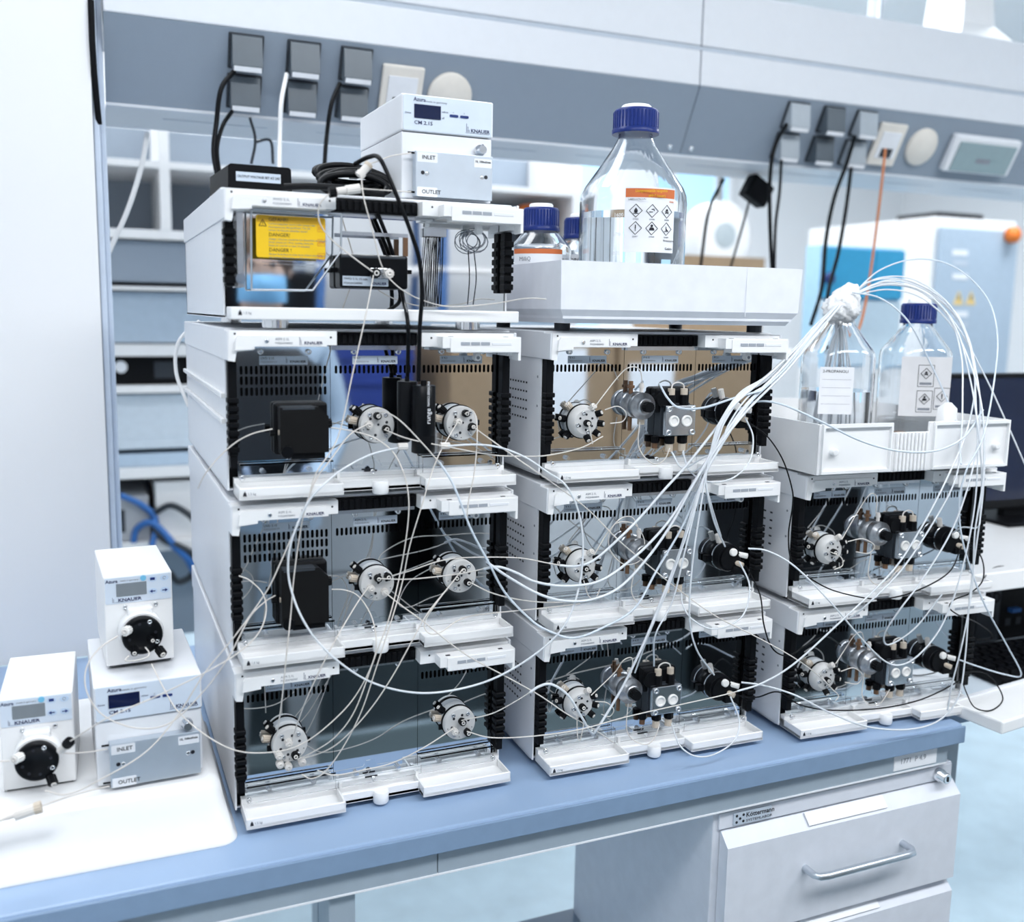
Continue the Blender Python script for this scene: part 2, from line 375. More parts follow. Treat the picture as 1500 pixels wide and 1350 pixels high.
def strip_fn(side):
    def fn(b):
        b.box((0, -.019, .045), (.0105, -.004, .165), .001)
        for k in range(7):
            zz = .050+k*.0098
            if side < 0: b.box((-.0015, -.0225, zz), (.0118, -.006, zz+.0062), .001, 1)
            else: b.box((-.0028, -.0225, zz), (.0118, -.006, zz+.0062), .001, 1)
        b.box((.001, -.017, .03), (.0095, -.004, .045))
    return fn
def header_left(b):
    b.prism([(-.0012, .160), (.0, .1955), (.1270, .1955), (.1270, .1785), (.1150, .1785), (.1150, .1765), (.0275, .1765), (.0275, .1725), (.0085, .1705), (.0065, .159), (-.0012, .160)][:-1], -.036, -.002)
    b.prism([(.006, .172), (.0075, .186), (.0105, .1895), (.112, .1895), (.1140, .187), (.1140, .1772), (.0285, .1772), (.0285, .1738)], -.0405, -.036)
def header_right(b):
    b.prism([(.2350, .177), (.2350, .194), (.3605, .194), (.3605, .165), (.352, .165), (.352, .1745), (.262, .1745), (.262, .177)], -.036, -.002)
    b.prism([(.2560, .176), (.2560, .190), (.3625, .190), (.3625, .160), (.3590, .160), (.3590, .170), (.2680, .170), (.2680, .176)], -.0555, -.034)
    b.prism([(.266, .171), (.266, .1885), (.3595, .1885), (.3595, .171)], -.057, -.0555)
def tray(b):
    W = .0025
    # left, middle and right basins: floors, rims
    for x0, x1, yf in ((.0062, .1315, -.0485), (.1315, .2365, -.029), (.2365, .3625, -.0485)):
        b.box((x0, yf, -.0035), (x1, .004, .0008))
        b.box((x0, yf, -.0035), (x1, yf+W, .0105), .0008, 1)
    for xa, yf in ((.0062, -.0485), (.1315-W, -.0485), (.2365, -.0485), (.3625-W, -.0485)): b.box((xa, yf, -.0035), (xa+W, .004, .0105), .0006, 1)
    b.box((.0062, -.006, .0008), (.3625, .004, .016))
    b.lathe([(.0095, 0), (.0105, .002), (.0105, .015), (.0095, .016)], (.183, -.030, -.008), (0, 0, 1), 16)
    b.prism([(.1315, .0105), (.1315, .019), (.135, .019), (.135, .0105)], -.014, -.006)
    b.prism([(.2365, .0105), (.2365, .017), (.2405, .017), (.2405, .0105)], -.014, -.006)
def shield(b):
    for x0, x1, z1 in ((.013, .127, .034), (.245, .351, .034)): b.box((x0, -.0125, .012), (x1, -.0110, z1))
    b.prism([(.127, .012), (.127, .024), (.170, .024), (.174, .032), (.186, .032), (.190, .024), (.245, .024), (.245, .012)], -.0125, -.0110)
    for x0, x1, z1 in ((.013, .127, .034), (.245, .351, .034)): b.box((x0, -.0110, z1-.002), (x1, -.004, z1))
def ledfn(b):
    for k in range(3): b.box((.2795+k*.0135, -.0576, .1795), (.2915+k*.0135, -.0569, .1835))
def stack_unit(name, loc, rz, label, code, serial, plates, rows, z0feet=.010):
    t = thing(name, loc, label, 'lab instrument', rz)
    H = part('uhouse', 'housing', lambda b: b.box((-.001, -.001, .0005), (0.0012, .50, .1600)).box((UW-.0012, -.001, .0005), (UW+.001, .50, .16)).box((-.001, .495, 0), (UW+.001, .50, .16)).box((-.001, .006, -.0005), (UW+.001, .50, .002)), WHITE, t)
    part('ushell', 'top_cover', lambda b: b.box((-.0025, -.012, .1935), (UW+.002, .502, .1975), .0015).box((-.0025, -.0345, .1602), (.0012, .502, .195), .001).box((UW-.0016, -.0345, .1602), (UW+.002, .502, .195), .001).box((.001, .498, .1602), (UW, .502, .195)), WHITE, t)
    part('uhl', 'header_left', header_left, WHITE2, t); part('uhr', 'header_right', header_right, WHITE2, t)
    part('uled', 'status_leds', ledfn, LEDG, t)
    part('ubtn', 'push_button', lambda b: b.box((.3215, -.0576, .1795), (.3485, -.0568, .1835), .0004, 1), WHITE, t)
    part('upin', 'latch_pin', lambda b: b.cyl((.3135, -.020, .1625), (0, -1, 0), .0045, .01, 14).box((.3095, -.028, .1625), (.3175, -.022, .172)), WHITE2, t)
    part('upinh', 'latch_hole', lambda b: b.cyl((.3135, -.030, .1625), (0, -1, 0), .0022, .0006, 12), INKG, t)
    def topstrip(b):
        b.box((.128, -.018, .178), (.234, -.010, .193))
        for k in range(13): b.box((.129+k*.0081, -.0205, .1795), (.1345+k*.0081, -.012, .1915), .0008, 1)
    part('utop', 'ribbed_strip', topstrip, BLACK, t)
    part('utopm', 'steel_lip', lambda b: b.box((.127, -.0085, .1715), (.235, -.0015, .1772)), STEEL, t)
    part('ustL', 'ribbed_side_strip', strip_fn(-1), BLACK, t, loc=(0, 0, 0)); part('ustR', 'ribbed_side_strip', strip_fn(1), BLACK, t, loc=(UW-.0105, 0, 0))
    part('uback', 'back_plate', lambda b: b.box((.003, .006, .004), (.3605, .009, .193)), BLACK, t)
    for i in range(3):
        r = rows[i]; n = 18 if i < 2 else 17
        part(('upan', i, tuple(r)), 'front_plate', panel_fn(PX[i]+.0003, PX[i+1]-.0003, .006, .176, r, n), STEELM, t)
        for dx in (.030, .088):
            part('uscr', 'thumb_screw', lambda b: b.gear((0, 0, 0), (0, -1, 0), .0033, .006, 12).cyl((0, -.006, 0), (0, -1, 0), .0022, .001, 10), CHROME, t, loc=(PX[i]+dx, 0, .0225))
            part('uscrt', 'cap_screw', lambda b: b.lathe([(.0036, 0), (.0036, .003), (.0018, .003), (.0018, .0015)], ax=(0, -1, 0), n=14), CHROME, t, loc=(PX[i]+dx, 0, .1690))
        if plates[i]:
            x0 = PX[i]+.0285
            p = part('uplate', 'name_plate', lambda b: b.box((0, -.0012, 0), (.0585, -.0001, .0105)), GREYP, t, loc=(x0, 0, .1533))
            text(plates[i], .0040, INK, p, (.0015, -.0014, .0078)); text('FVE20%d' % (4500021+37*i+11*len(code)), .0032, INKG, p, (.0015, -.0014, .0033))
            text('KNAUER', .0044, INK, p, (.0365, -.0014, .0035), bold=.00008, sx=1.15)
            part('ulogo', 'emblem', lambda b: b.box((.032, -.0014, .002), (.0325, -.0012, .009)).box((.0333, -.0014, .002), (.0336, -.0012, .007)), INKB, p)
    part('utray', 'drip_tray', tray, WHITEG, t)
    tr = part('uslot', 'drain_slot', lambda b: b.box((.168, -.0065, .0165), (.185, -.0055, .0185)), INK, t)
    part('ushield', 'splash_guard', shield, CLEAR, t)
    for sx in (.0145, .1775, .350): part('utscr', 'tray_screw', lambda b: b.lathe([(.0032, 0), (.0032, .003), (.0016, .003), (.0016, .002)], ax=(0, -1, 0), n=14), CHROME, t, loc=(sx, -.0125, .0175))
    # print on header and tray
    part('udot', 'power_led', lambda b: b.lathe([(.0026, 0), (.0026, .0012), (.0016, .0014)], (.0425, -.0405, .1835), (0, -1, 0), 14), CHROME, t)
    text(code, .0042, INKG, t, (.0525, -.0407, .1855)); text(serial, .0034, INKG, t, (.0525, -.0407, .1808))
    text('KNAUER', .0047, INKB, t, (.0865, -.0407, .1812), bold=.0001, sx=1.2)
    part('ulogo2', 'emblem', lambda b: b.box((.081, -.0407, .1795), (.0815, -.0405, .188)).box((.0825, -.0407, .1795), (.083, -.0405, .185)).box((.081, -.0407, .1788), (.107, -.0405, .1790)), INKB, t)
    for hx, hz in ((.0068, .1915), (.1197, .1878), (.2475, .1878)): part('uhole', 'pin_hole', lambda b: b.cyl((0, -.036, 0), (0, -1, 0), .0013, .0003, 10), INK, t, loc=(hx, 0, hz))
    part('uwt', 'weight_mark', lambda b: b.prism([(.0, 0), (.0045, 0), (.0038, .004), (.0029, .0045), (.0029, .0058), (.0016, .0058), (.0016, .0045), (.0007, .004)], -.0487, -.0484), INK, t, loc=(.0105, 0, .001))
    text('1.5 kg', .0040, INKG, t, (.016, -.0487, .0035))
    for fx, fy in ((.03, .03), (UW-.03, .03), (.03, .45), (UW-.03, .45)): part(('ufoot', z0feet), 'foot', lambda b: b.cyl((0, 0, -z0feet), (0, 0, 1), .014, z0feet, 16), DARKG, t, loc=(fx, fy, 0))
    for hx in (.2655, .340): part('uslt2', 'top_slot', lambda b: b.box((0, -.052, .19), (.006, -.048, .1904)), INK, t, loc=(hx, 0, 0))
    return t
def side_vents(t, ncol=7):
    def fn(b):
        for r in range(5):
            for c in range(ncol): b.box((-.0016, .045+c*.010*7/ncol, .073+r*.0125), (-.0008, .049+c*.010*7/ncol+(.002 if ncol < 6 else 0), .0755+r*.0125))
    part(('vent', ncol), 'vent_holes', fn, INK, t, kind='stuff')
    for y, z in ((.008, .135), (.008, .095)): part('sidescrew', 'screw', lambda b: b.cyl((0, 0, 0), (-1, 0, 0), .0018, .0006, 10), INKG, t, loc=(-.001, y, z))
PITCH = .208
XB, YB, RB = .41472, -.00696, -.02703
XC, YC, RC = .8288, -.03538, -.05799
U = {}; UF = {}
def unit(key, **kw):
    c, n = key[0], int(key[1]); lev = {'A': 3, 'B': 3, 'C': 2}[c]-n
    x, y, r = {'A': (0, 0, 0), 'B': (XB, YB, RB), 'C': (XC, YC, RC)}[c]
    UF[key] = (Vector((x, y, .912+lev*PITCH)), r)
    U[key] = stack_unit('chromatography_module', (x, y, .912+lev*PITCH), r, z0feet=.012 if lev == 0 else .0105, **kw)
    if c != 'A': side_vents(U[key], 7 if c == 'B' else 4)
    return U[key]
def loc(key, px, py, yl):
    o, r = UF[key]; R3 = Matrix.Rotation(-r, 3, 'Z'); c = R3 @ (CAMP-o); v = R3 @ ray(px, py)
    return c+v*((yl-c.y)/v.y)
R1, R3_ = [.1468], [.1468, .1342, .1208]
unit('A1', label='white module with black cell box and hanging black sensor, below the open-faced detector', code='ASM 2.1L', serial='FVE204700002', plates=['UVD 2.1S', 'V 4.1', 'V 4.1'], rows=[R3_, R1, R1])
unit('A2', label='white module with black cell box and two round valves, no hanging sensor', code='ASM 2.1L', serial='FVE204700001', plates=['UVD 2.1S', 'ASM 2.1L', 'V 4.1'], rows=[R3_, R1, R1])
unit('A3', label='white module with two pale round valves and an empty middle plate, on the bench', code='ASM 2.1L', serial='FVE204700003', plates=['V 4.1', None, None], rows=[R1, [], R1])
unit('B1', label='white pump module under the plain white tray holding the big bottle', code='ASM 2.1L', serial='FVE204800003', plates=['V 4.1', 'P 4.1S', 'M 2.1'], rows=[R1, R1, R1])
unit('B2', label='white pump module in the middle of the three-high pump stack', code='ASM 2.1L', serial='FVE204800004', plates=['V 4.1', 'P 4.1S', 'M 2.1'], rows=[R1, R1, R1])
unit('B3', label='white pump module on the bench at the foot of the three-high stack', code='ASM 2.1L', serial='FVE204800005', plates=['V 4.1', 'P 4.1S', 'M 2.1'], rows=[R1, R1, R1])
unit('C1', label='white pump module directly under the ribbed bottle tray', code='ASM 2.1L', serial='FVE204800006', plates=['V 4.1', 'P 4.1S', 'M 2.1'], rows=[R1, R1, R1])
unit('C2', label='white pump module on the bench beside the keyboard, lower of two', code='ASM 2.1L', serial='FVE204800007', plates=['V 4.1', 'P 4.1S', 'M 2.1'], rows=[R1, R1, R1])

# ------------------------------------------------------------------ things mounted in the modules
STEEL2 = mat('turned_steel', (.36, .37, .39), .33, 1, .15, 200)
def nut(parent, c, ax, r, h, m, key, inner=PEEKL, name='fitting'):
    """knurled finger nut with its pale ferrule, seated at c along ax"""
    a = Vector(ax).normalized()
    q = a.to_track_quat('Z', 'Y').to_euler()
    f = part(('nut', r, h), name, lambda b: b.gear((0, 0, 0), (0, 0, 1), r, h, 12, .14), m, parent, loc=tuple(c), rot=tuple(q))
    if inner: part(('nuti', r, h), 'ferrule', lambda b: b.lathe([(r*.55, h), (r*.55, h+.0012), (r*.28, h+.0012), (r*.28, h*.6)], n=12, cap0=False), inner, f)
    return f
def valve(key, px, py, fits, yf=-.025, back=True):
    c = loc(key, px, py, yf); u = U[key]
    v = part('vbody', 'valve', lambda b: b.lathe([(.0225, 0), (.0225, .012), (.0215, .013), (.0215, .0145)], ax=(0, -1, 0), n=36), VALVEG, u, loc=(c.x, 0, c.z))
    part('vring', 'clamp_ring', lambda b: b.lathe([(.0238, .0135), (.0238, .0165)], ax=(0, -1, 0), n=36).box((.02, -.0165, -.004), (.0275, -.0135, .003)).box((-.0275, -.0165, -.008), (-.02, -.0135, -.001)), BLACK, v)
    part('vface', 'stator', lambda b: b.lathe([(.0226, .0165), (.0226, .0235), (.0214, .025)], ax=(0, -1, 0), n=36), VALVEW, v)
    def holes(b):
        for k in range(6):
            a = k*PI/3+.3; b.cyl((.0125*math.cos(a), -.0249, .0125*math.sin(a)), (0, -1, 0), .0019, .0003, 10)
        for k in range(5):
            a = k*1.25+.9; b.cyl((.0185*math.cos(a), -.0249, .0185*math.sin(a)), (0, -1, 0), .0007, .0003, 8)
        b.cyl((.001, -.0249, .001), (0, -1, 0), .0016, .0003, 8)
    part('vholes', 'port_holes', holes, INK, v)
    for a in (.9, 2.2, 4.2, 5.4): part('vscr', 'stator_screw', lambda b: b.lathe([(.0026, 0), (.0026, .0015), (.0013, .0015), (.0013, .0005)], ax=(0, -1, 0), n=12), STEEL, v, loc=(.0172*math.cos(a), -.025, .0172*math.sin(a)))
    for dx, dz, m in fits: nut(v, (dx, -.0245, dz), (0, -1, 0), .0049, .009, m, 'n')
    if back:
        nut(v, (-.018, -.007, .014), (-1, -.1, .9), .0048, .010, BLACK, 'b'); nut(v, (-.021, -.006, .004), (-1, -.15, .2), .005, .011, PEEK, 'b')
    return v, c
valve('A1', 553, 623, [(-.0012, .0125, BLACK), (-.0125, .0015, PEEKL), (.010, -.004, BLACK)])
valve('A1', 677, 620, [(.0035, .0135, BLACK), (-.0075, .003, PEEKL), (.0125, -.004, BLACK)])
valve('A2', 553, 855, [(-.0005, .0085, BLACK), (.0125, .0095, BLACK), (-.010, -.004, PEEKL), (.0085, -.0105, PEEKL)])
valve('A2', 675, 844, [(.001, .0105, BLACK), (-.0085, .0, BLACK), (.0085, -.008, BLACK)])
valve('A3', 425, 1091, [(-.0025, .005, PEEKL), (.0055, -.013, BLACK), (-.015, -.0095, PEEKL), (-.014, -.021, PEEKL), (-.0035, -.026, PEEKL), (.014, -.023, PEEKL)])
valve('A3', 674, 1060, [(.0015, .0045, BLACK), (-.0095, -.0075, PEEKL), (.0095, -.012, BLACK)])
def radial_valve(key, px, py, yf=-.024):
    c = loc(key, px, py, yf); u = U[key]
    v = part('rvb', 'selector_valve', lambda b: b.lathe([(.0235, 0), (.0235, .010), (.0222, .011)], ax=(0, -1, 0), n=36), VALVEG, u, loc=(c.x-.004, 0, c.z))
    part('rvr', 'clamp_ring', lambda b: b.lathe([(.0243, .011), (.0243, .0135)], ax=(0, -1, 0), n=36), BLACK, v)
    part('rvf', 'stator', lambda b: b.lathe([(.0230, .0135), (.0230, .0175), (.0175, .0245), (.0165, .025)], ax=(0, -1, 0), n=36), VALVEW, v)
    for k, (a, m) in enumerate(((1.15, PEEKL), (.55, BLACK), (-.1, BLACK), (-.75, BLACK), (-1.45, BLACK))):
        d = Vector((math.cos(a), -1.15, math.sin(a))).normalized(); s = Vector((.0185*math.cos(a), -.0205, .0185*math.sin(a)))
        nut(v, s, d, .0046, .010, m, 'r')
    def rh(b):
        for k in range(6):
            a = k*PI/3+.5; b.cyl((.0105*math.cos(a), -.0249, .0105*math.sin(a)), (0, -1, 0), .0017, .0003, 10)
    part('rvh', 'port_holes', rh, INK, v)
    for a in (1.9, 3.4, 4.9): part('vscr', 'stator_screw', lambda b: b, STEEL, v, loc=(.0135*math.cos(a), -.025, .0135*math.sin(a)))
    nut(v, (0, -.0245, -.001), (0, -1, 0), .0048, .008, BLACK, 'c')
    for a, m in ((3.0, BLACK), (3.9, BLACK), (2.3, PEEK)):
        nut(v, (.022*math.cos(a), -.006, .022*math.sin(a)), (math.cos(a), -.25, math.sin(a)), .005, .010, m, 'rb')
    return v
def pump(key, bpx, bpy):
    # steel-faced pump block plus mixing chamber
    c = loc(key, bpx, bpy, -.029); u = U[key]
    p = part('pblk', 'pump_head', lambda b: b.box((-.026, -.017, -.024), (.022, 0, .024), .001).box((-.0235, -.022, -.0215), (.0235, -.017, .0215)), DARKG, u, loc=(c.x, 0, c.z))
    part('pface', 'steel_face', lambda b: b.box((-.0245, -.029, -.0215), (.0245, -.022, .0215), .0012), STEEL, p)
    part('pmotor', 'drive_cover', lambda b: b.box((-.034, -.016, .010), (.022, 0, .046), .004).cyl((-.022, -.014, .030), (0, -1, 0), .012, .006, 20), BLACK, p)
    for sx in (-1, 1):
        for sz in (-1, 1): part('pscr', 'corner_screw', lambda b: b.lathe([(.0042, 0), (.0042, .0025), (.0022, .0025), (.0022, .0008)], ax=(0, -1, 0), n=14), CHROME, p, loc=(.0195*sx, -.029, .0165*sz))
        part('pcer', 'ceramic_disc', lambda b: b.lathe([(.0082, 0), (.0082, .0015), (.0075, .002), (.005, .002), (.005, .0012)], ax=(0, -1, 0), n=24), CERAM, p, loc=(.0105*sx-.0005, -.029, -.0005))
        f = part('pnut', 'check_valve', lambda b: b.lathe([(.0068, 0), (.0068, .013), (.0052, .0145)], n=8, smooth=False), BLACK, p, loc=(.0105*sx, -.018, .0215))
        part('pcap', 'cap_nut', lambda b: b.gear((0, 0, .0145), (0, 0, 1), .0052, .009, 14, .08), PEEK, f)
        f = part('pnut2', 'check_valve', lambda b: b.lathe([(.0075, 0), (.0075, -.011), (.0058, -.0125)], n=8, smooth=False), BLACK, p, loc=(.0105*sx, -.018, -.0215))
        part('pcap2', 'cap_nut', lambda b: b.gear((0, 0, -.0125), (0, 0, -1), .0055, .011, 14, .08), PEEK, f)
    part('parch', 'link_tube', lambda b: b.tube(spline([(-.0105, -.018, .044), (-.0085, -.018, .0505), (0, -.018, .0535), (.0085, -.018, .0505), (.0105, -.018, .044)]), .0011, 8), PEEKL, p)
    part('pun', 'rear_fitting', lambda b: b.gear((-.029, -.009, -.024), (0, 0, -1), .006, .009, 12).gear((-.006, -.009, -.024), (0, 0, -1), .005, .006, 12), BLACK, p)
    part('pun2', 'brown_ferrule', lambda b: b.cyl((-.029, -.009, -.033), (0, 0, -1), .0042, .008, 12), BROWN, p)
    part('pun3', 'brown_ferrule', lambda b: b.cyl((-.006, -.009, -.03), (0, 0, -1), .004, .01, 12), BROWN, p)
    # mixing chamber
    m = part('mixer', 'mixing_chamber', lambda b: b.lathe([(.0198, 0), (.0198, .006), (.0188, .007), (.0188, .0165), (.0172, .017), (.0172, .019), (.0188, .0195), (.0188, .031), (.0125, .033), (.0125, .037), (.010, .039)], ax=(0, -1, 0), n=36), STEEL2, u, loc=(c.x-.062, 0, c.z+.022))
    part('mixk', 'end_nut', lambda b: b.gear((0, -.039, 0), (0, -1, 0), .0075, .010, 14), BLACK, m)
    part('mixt', 'top_fitting', lambda b: b.cyl((.002, -.02, .0155), (0, 0, 1), .0028, .016, 12).gear((.002, -.02, .0245), (0, 0, 1), .0038, .004, 10), PEEKL, m)
    part('mixt2', 'brown_fitting', lambda b: b.cyl((-.008, -.008, .0155), (0, 0, 1), .0030, .018, 12).gear((-.008, -.008, .0235), (0, 0, 1), .0052, .004, 10), BROWN, m)
    part('mixt3', 'brown_stub', lambda b: b.cyl((-.008, -.008, -.0165), (0, 0, -1), .003, .02, 12), BROWN, m)
    part('mixb', 'lower_fitting', lambda b: b.gear((.003, -.02, -.0155), (0, 0, -1), .0052, .011, 12, .08), PEEK, m)
    return p, c
def inlet_valve(key, px, py):
    c = loc(key, px, py, -.030); u = U[key]
    v = part('ivb', 'inlet_valve', lambda b: b.lathe([(.0215, 0), (.0215, .012), (.0205, .0125), (.0205, .0255), (.019, .0275)], ax=(0, -1, 0), n=36).box((-.030, -.010, -.008), (-.019, -.002, .002)), BLACKG, u, loc=(c.x, 0, c.z))
    part('ivr', 'steel_band', lambda b: b.lathe([(.0219, .0125), (.0219, .0145)], ax=(0, -1, 0), n=36), CHROME, v)
    part('ivf', 'stator', lambda b: b.lathe([(.0165, .0275), (.0165, .0305)], ax=(0, -1, 0), n=28), BLACK, v)
    part('ivw', 'white_plug', lambda b: b.lathe([(.0058, .030), (.0058, .0345), (.0045, .0352)], (.003, 0, .010), ax=(0, -1, 0), n=16), CERAM, v)
    nut(v, (.015, -.026, .005), (.8, -1, -.1), .0040, .015, CERAM, 'iv1', None); nut(v, (.011, -.028, -.007), (.55, -1, -.25), .0040, .012, PEEK, 'iv2', None)
    part('ivx', 'black_clip', lambda b: b.box((.004, -.034, -.022), (.026, -.022, -.012), .001), BLACK, v)
    nut(v, (-.006, -.008, .020), (-.35, -.1, 1), .0042, .014, PEEKL, 'iv3', None)
    return v
for k, (rv, pb, iv) in {'B1': ((862, 618), (997, 616), (1075, 605)), 'B2': ((859, 830), (992, 825), (1070, 818)), 'B3': ((855, 1032), (977, 1025), (1058, 1009)), 'C1': ((1222, 806), (1334, 798), (1395, 792)), 'C2': ((1212, 993), (1320, 984), (1377, 968))}.items():
    radial_valve(k, *rv); pump(k, *pb); inlet_valve(k, *iv)
def cell_box(key, x0, z1, x1, z0):
    a = loc(key, x0, z1, -.034); c = loc(key, x1, z0, -.034); u = U[key]; W, H = c.x-a.x, a.z-c.z
    f = MB().box((a.x-.004, -.016, c.z-.004), (c.x+.003, 0, a.z+.004), .004).build('flow_cell_box', BLACK, u)
    bb = MB(); bb.prism([(a.x, c.z), (c.x, c.z), (c.x, a.z-.012), (c.x-.012, a.z), (a.x, a.z)], -.034, -.014).build('box_lid', mat('matte_black_cover', (.007, .007, .0075), .5, spec=.18), f)
    MB().box((a.x+.002, -.0342, a.z-.004), (c.x-.016, -.014, a.z+.0006), .0015).build('lid_edge', DARKG, f)
    MB().gear((a.x-.004, -.02, c.z+H*.45), (-1, 0, 0), .005, .006, 12).gear((c.x-.004, -.02, a.z-.022), (1, 0, 0), .006, .010, 12).build('side_fitting', BLACK, f)
    MB().cyl((a.x-.001, -.026, c.z+H*.45), (1, 0, 0), .0035, .006, 10).build('ferrule', PEEK, f)
    MB().cyl((a.x+.008, -.030, c.z+.002), (0, -1, 0), .0075, .006, 20).build('corner_knob', BLACKG, f)
    MB().box((a.x+.014, -.030, c.z-.008), (c.x-.004, -.004, c.z)).build('lower_block', BLACK, f)
cell_box('A1', 410, 597, 482, 662); cell_box('A2', 412, 836, 482, 910)

for z_ in (.1135, .0825): MB().box((-.0065, -.0005, z_), (-.0011, .50, z_+.006), .001).build('side_rail', WHITEG, U['A1'])

# ------------------------------------------------------------------ detector on top of the wall-side stack
UF['A0'] = (Vector((0, 0, 1.538)), 0)
D = thing('diode_array_detector', (0, 0, 1.538), 'low white detector with open mirrored front and yellow danger sticker', 'lab instrument'); U['A0'] = D
DZ0 = -.0495
MB().box((-.001, -.001, 0), (.0012, .46, .112)).box((UW-.0012, -.001, 0), (UW+.001, .46, .112)).box((-.001, .455, 0), (UW+.001, .46, .112)).box((-.001, -.001, -.001), (UW+.001, .46, .002)).build('housing', WHITE, D)
MB().box((-.0025, -.012, .145), (UW+.002, .462, .149), .0015).box((-.0025, -.0345, .1125), (.0012, .462, .1465), .001).box((UW-.0016, -.0345, .1125), (UW+.002, .462, .1465), .001).box((.001, .458, .1125), (UW, .462, .1465)).build('top_cover', WHITE, D)
for fn, nm in ((header_left, 'header_left'), (header_right, 'header_right')):
    part(nm+'A0', nm, fn, WHITE2, D, loc=(0, 0, DZ0))
part('uled', 'status_leds', ledfn, LEDG, D, loc=(0, 0, DZ0)); part('ubtn', 'push_button', lambda b: b, WHITE, D, loc=(0, 0, DZ0))
part('upin', 'latch_pin', lambda b: b, WHITE2, D, loc=(0, 0, DZ0)); part('utop', 'ribbed_strip', lambda b: b, BLACK, D, loc=(0, 0, DZ0)); part('utopm', 'steel_lip', lambda b: b, STEEL, D, loc=(0, 0, DZ0+.002))
def dstrip(b):
    b.box((0, -.019, .036), (.0105, -.004, .114), .001)
    for k in range(6): b.box((-.0015, -.0225, .040+k*.011), (.0118, -.006, .0475+k*.011), .001, 1)
part('dstrip', 'ribbed_side_strip', dstrip, BLACK, D); part('dstrip', 'ribbed_side_strip', dstrip, BLACK, D, loc=(UW-.0105, 0, 0))
MB().box((.003, 0, .004), (.3605, .003, .144)).build('mirror_plate', STEELW, D, label='polished steel plate mirroring the room')
MB().box((.002, -.041, -.002), (.3655, -.002, .0125), .0015).build('front_bar', WHITE2, D)
for fx, fy in ((.06, .0), (.31, .0), (.06, .40), (.31, .40)): part('dfoot', 'steel_foot', lambda b: b.cyl((0, 0, -.012), (0, 0, 1), .016, .011, 20), CHROME, D, loc=(fx, fy, 0))
part('udot', 'power_led', lambda b: b, CHROME, D, loc=(0, 0, DZ0))
text('MWD 2.1L', .0042, INKG, D, (.0525, -.0407, .136)); text('FGA204200001', .0034, INKG, D, (.0525, -.0407, .1313)); text('KNAUER', .0047, INKB, D, (.0865, -.0407, .1317), bold=.0001, sx=1.2)
part('ulogo2', 'emblem', lambda b: b, INKB, D, loc=(0, 0, DZ0))
for hx, hz in ((.0068, .142), (.1197, .1383), (.2475, .1383)): part('uhole', 'pin_hole', lambda b: b, INK, D, loc=(hx, 0, hz))
part('uwt', 'weight_mark', lambda b: b, INK, D, loc=(.0105, .0075, .003)); text('1.5 kg', .0040, INKG, D, (.016, -.0412, .0055))
def P0(px, py, y): q = loc('A0', px, py, y); return (q.x, q.z)
# clear door with sticker
door = MB().prism([P0(*p, -.022) for p in ((367.5, 306.5), (500, 314), (499, 369), (458, 425), (368.4, 424))], -.0235, -.022).build('clear_door', CLEAR, D, label='clear acrylic flip door')
fr = MB(); pp = [P0(*p, -.022) for p in ((367.5, 306.5), (500, 314), (499, 369), (458, 425), (368.4, 424))]
for i in range(5):
    a, c = pp[i], pp[(i+1) % 5]; fr.tube([(a[0], -.0228, a[1]), (c[0], -.0228, c[1])], .0013, 6)
fr.build('door_frame', ALU, door)
a, c = P0(374.5, 314, -.024), P0(477, 380, -.024)
st = MB().prism(rrect(a[0], c[1], c[0], a[1], .003), -.0242, -.0236).build('danger_sticker', YELLOW, door, label='yellow laser danger sticker with black text')
sw, sh = c[0]-a[0], a[1]-c[1]; sx0, sz1 = a[0], a[1]; Yt = -.0244
MB().prism([(sx0+.001, sz1-.008), (sx0+sw-.001, sz1-.008), (sx0+sw-.002, sz1-.0008), (sx0+.002, sz1-.0008)], -.0243, -.0242).build('sticker_band', mat('ochre_print', (.66, .37, .012), .5), st)
tri = MB()
for (p, q) in (((0, 0), (.0085, 0)), ((.0085, 0), (.00425, .0075)), ((.00425, .0075), (0, 0))): tri.tube([(sx0+.0035+p[0], Yt, sz1-.0125+p[1]), (sx0+.0035+q[0], Yt, sz1-.0125+q[1])], .0004, 6)
tri.box((sx0+.0074, Yt-.0001, sz1-.0105), (sx0+.0081, Yt, sz1-.0075)).box((sx0+.0074, Yt-.0001, sz1-.0117), (sx0+.0081, Yt, sz1-.0110)).build('warning_triangle', INK, st)
zz = sz1-.0048
SML = (('GEFAHR!', ['Verletzungsgefahr durch heiße Lampe oder', 'Hochspannung. Bei geöffneter Tür die', 'Lampe 15 Minuten abkühlen lassen!']), ('DANGER!', ['Danger of burns caused by hot deuterium or halogen', 'lamps (detector). Prior cooling allow the', 'lamps to cool for at least 15 minutes!']), ('DANGER !', ['Risque de brûlure à cause de la chaleur produite par', 'des lampes (Deutérium ou Halogène) pendant', 'l\'utilisation du détecteur. Veuillez laisser', 'refroidir les lampes au moins 15 minutes!']))
for hd, ls in SML:
    text(hd, .0058, INK, st, (sx0+.0145, Yt, zz)); zz -= .0048
    for l in ls: text(l, .0027, INKG, st, (sx0+.0145, Yt, zz), sx=1.18); zz -= .0037
    zz -= .0016
for i, s in enumerate(('DE', 'EN', 'FR')):
    zc = sz1-.0125-i*.0165; text(s, .0048, ORANGE, st, (sx0+sw-.0085, Yt, zc))
    e = MB(); x0_, x1_ = sx0+sw-.0095, sx0+sw-.0012
    for u, v in (((x0_, zc-.0038), (x1_, zc-.0038)), ((x1_, zc-.0038), (x1_, zc+.0038)), ((x1_, zc+.0038), (x0_, zc+.0038)), ((x0_, zc+.0038), (x0_, zc-.0038))): e.tube([(u[0], Yt, u[1]), (v[0], Yt, v[1])], .00018, 4)
    e.build('code_box', ORANGE, st)
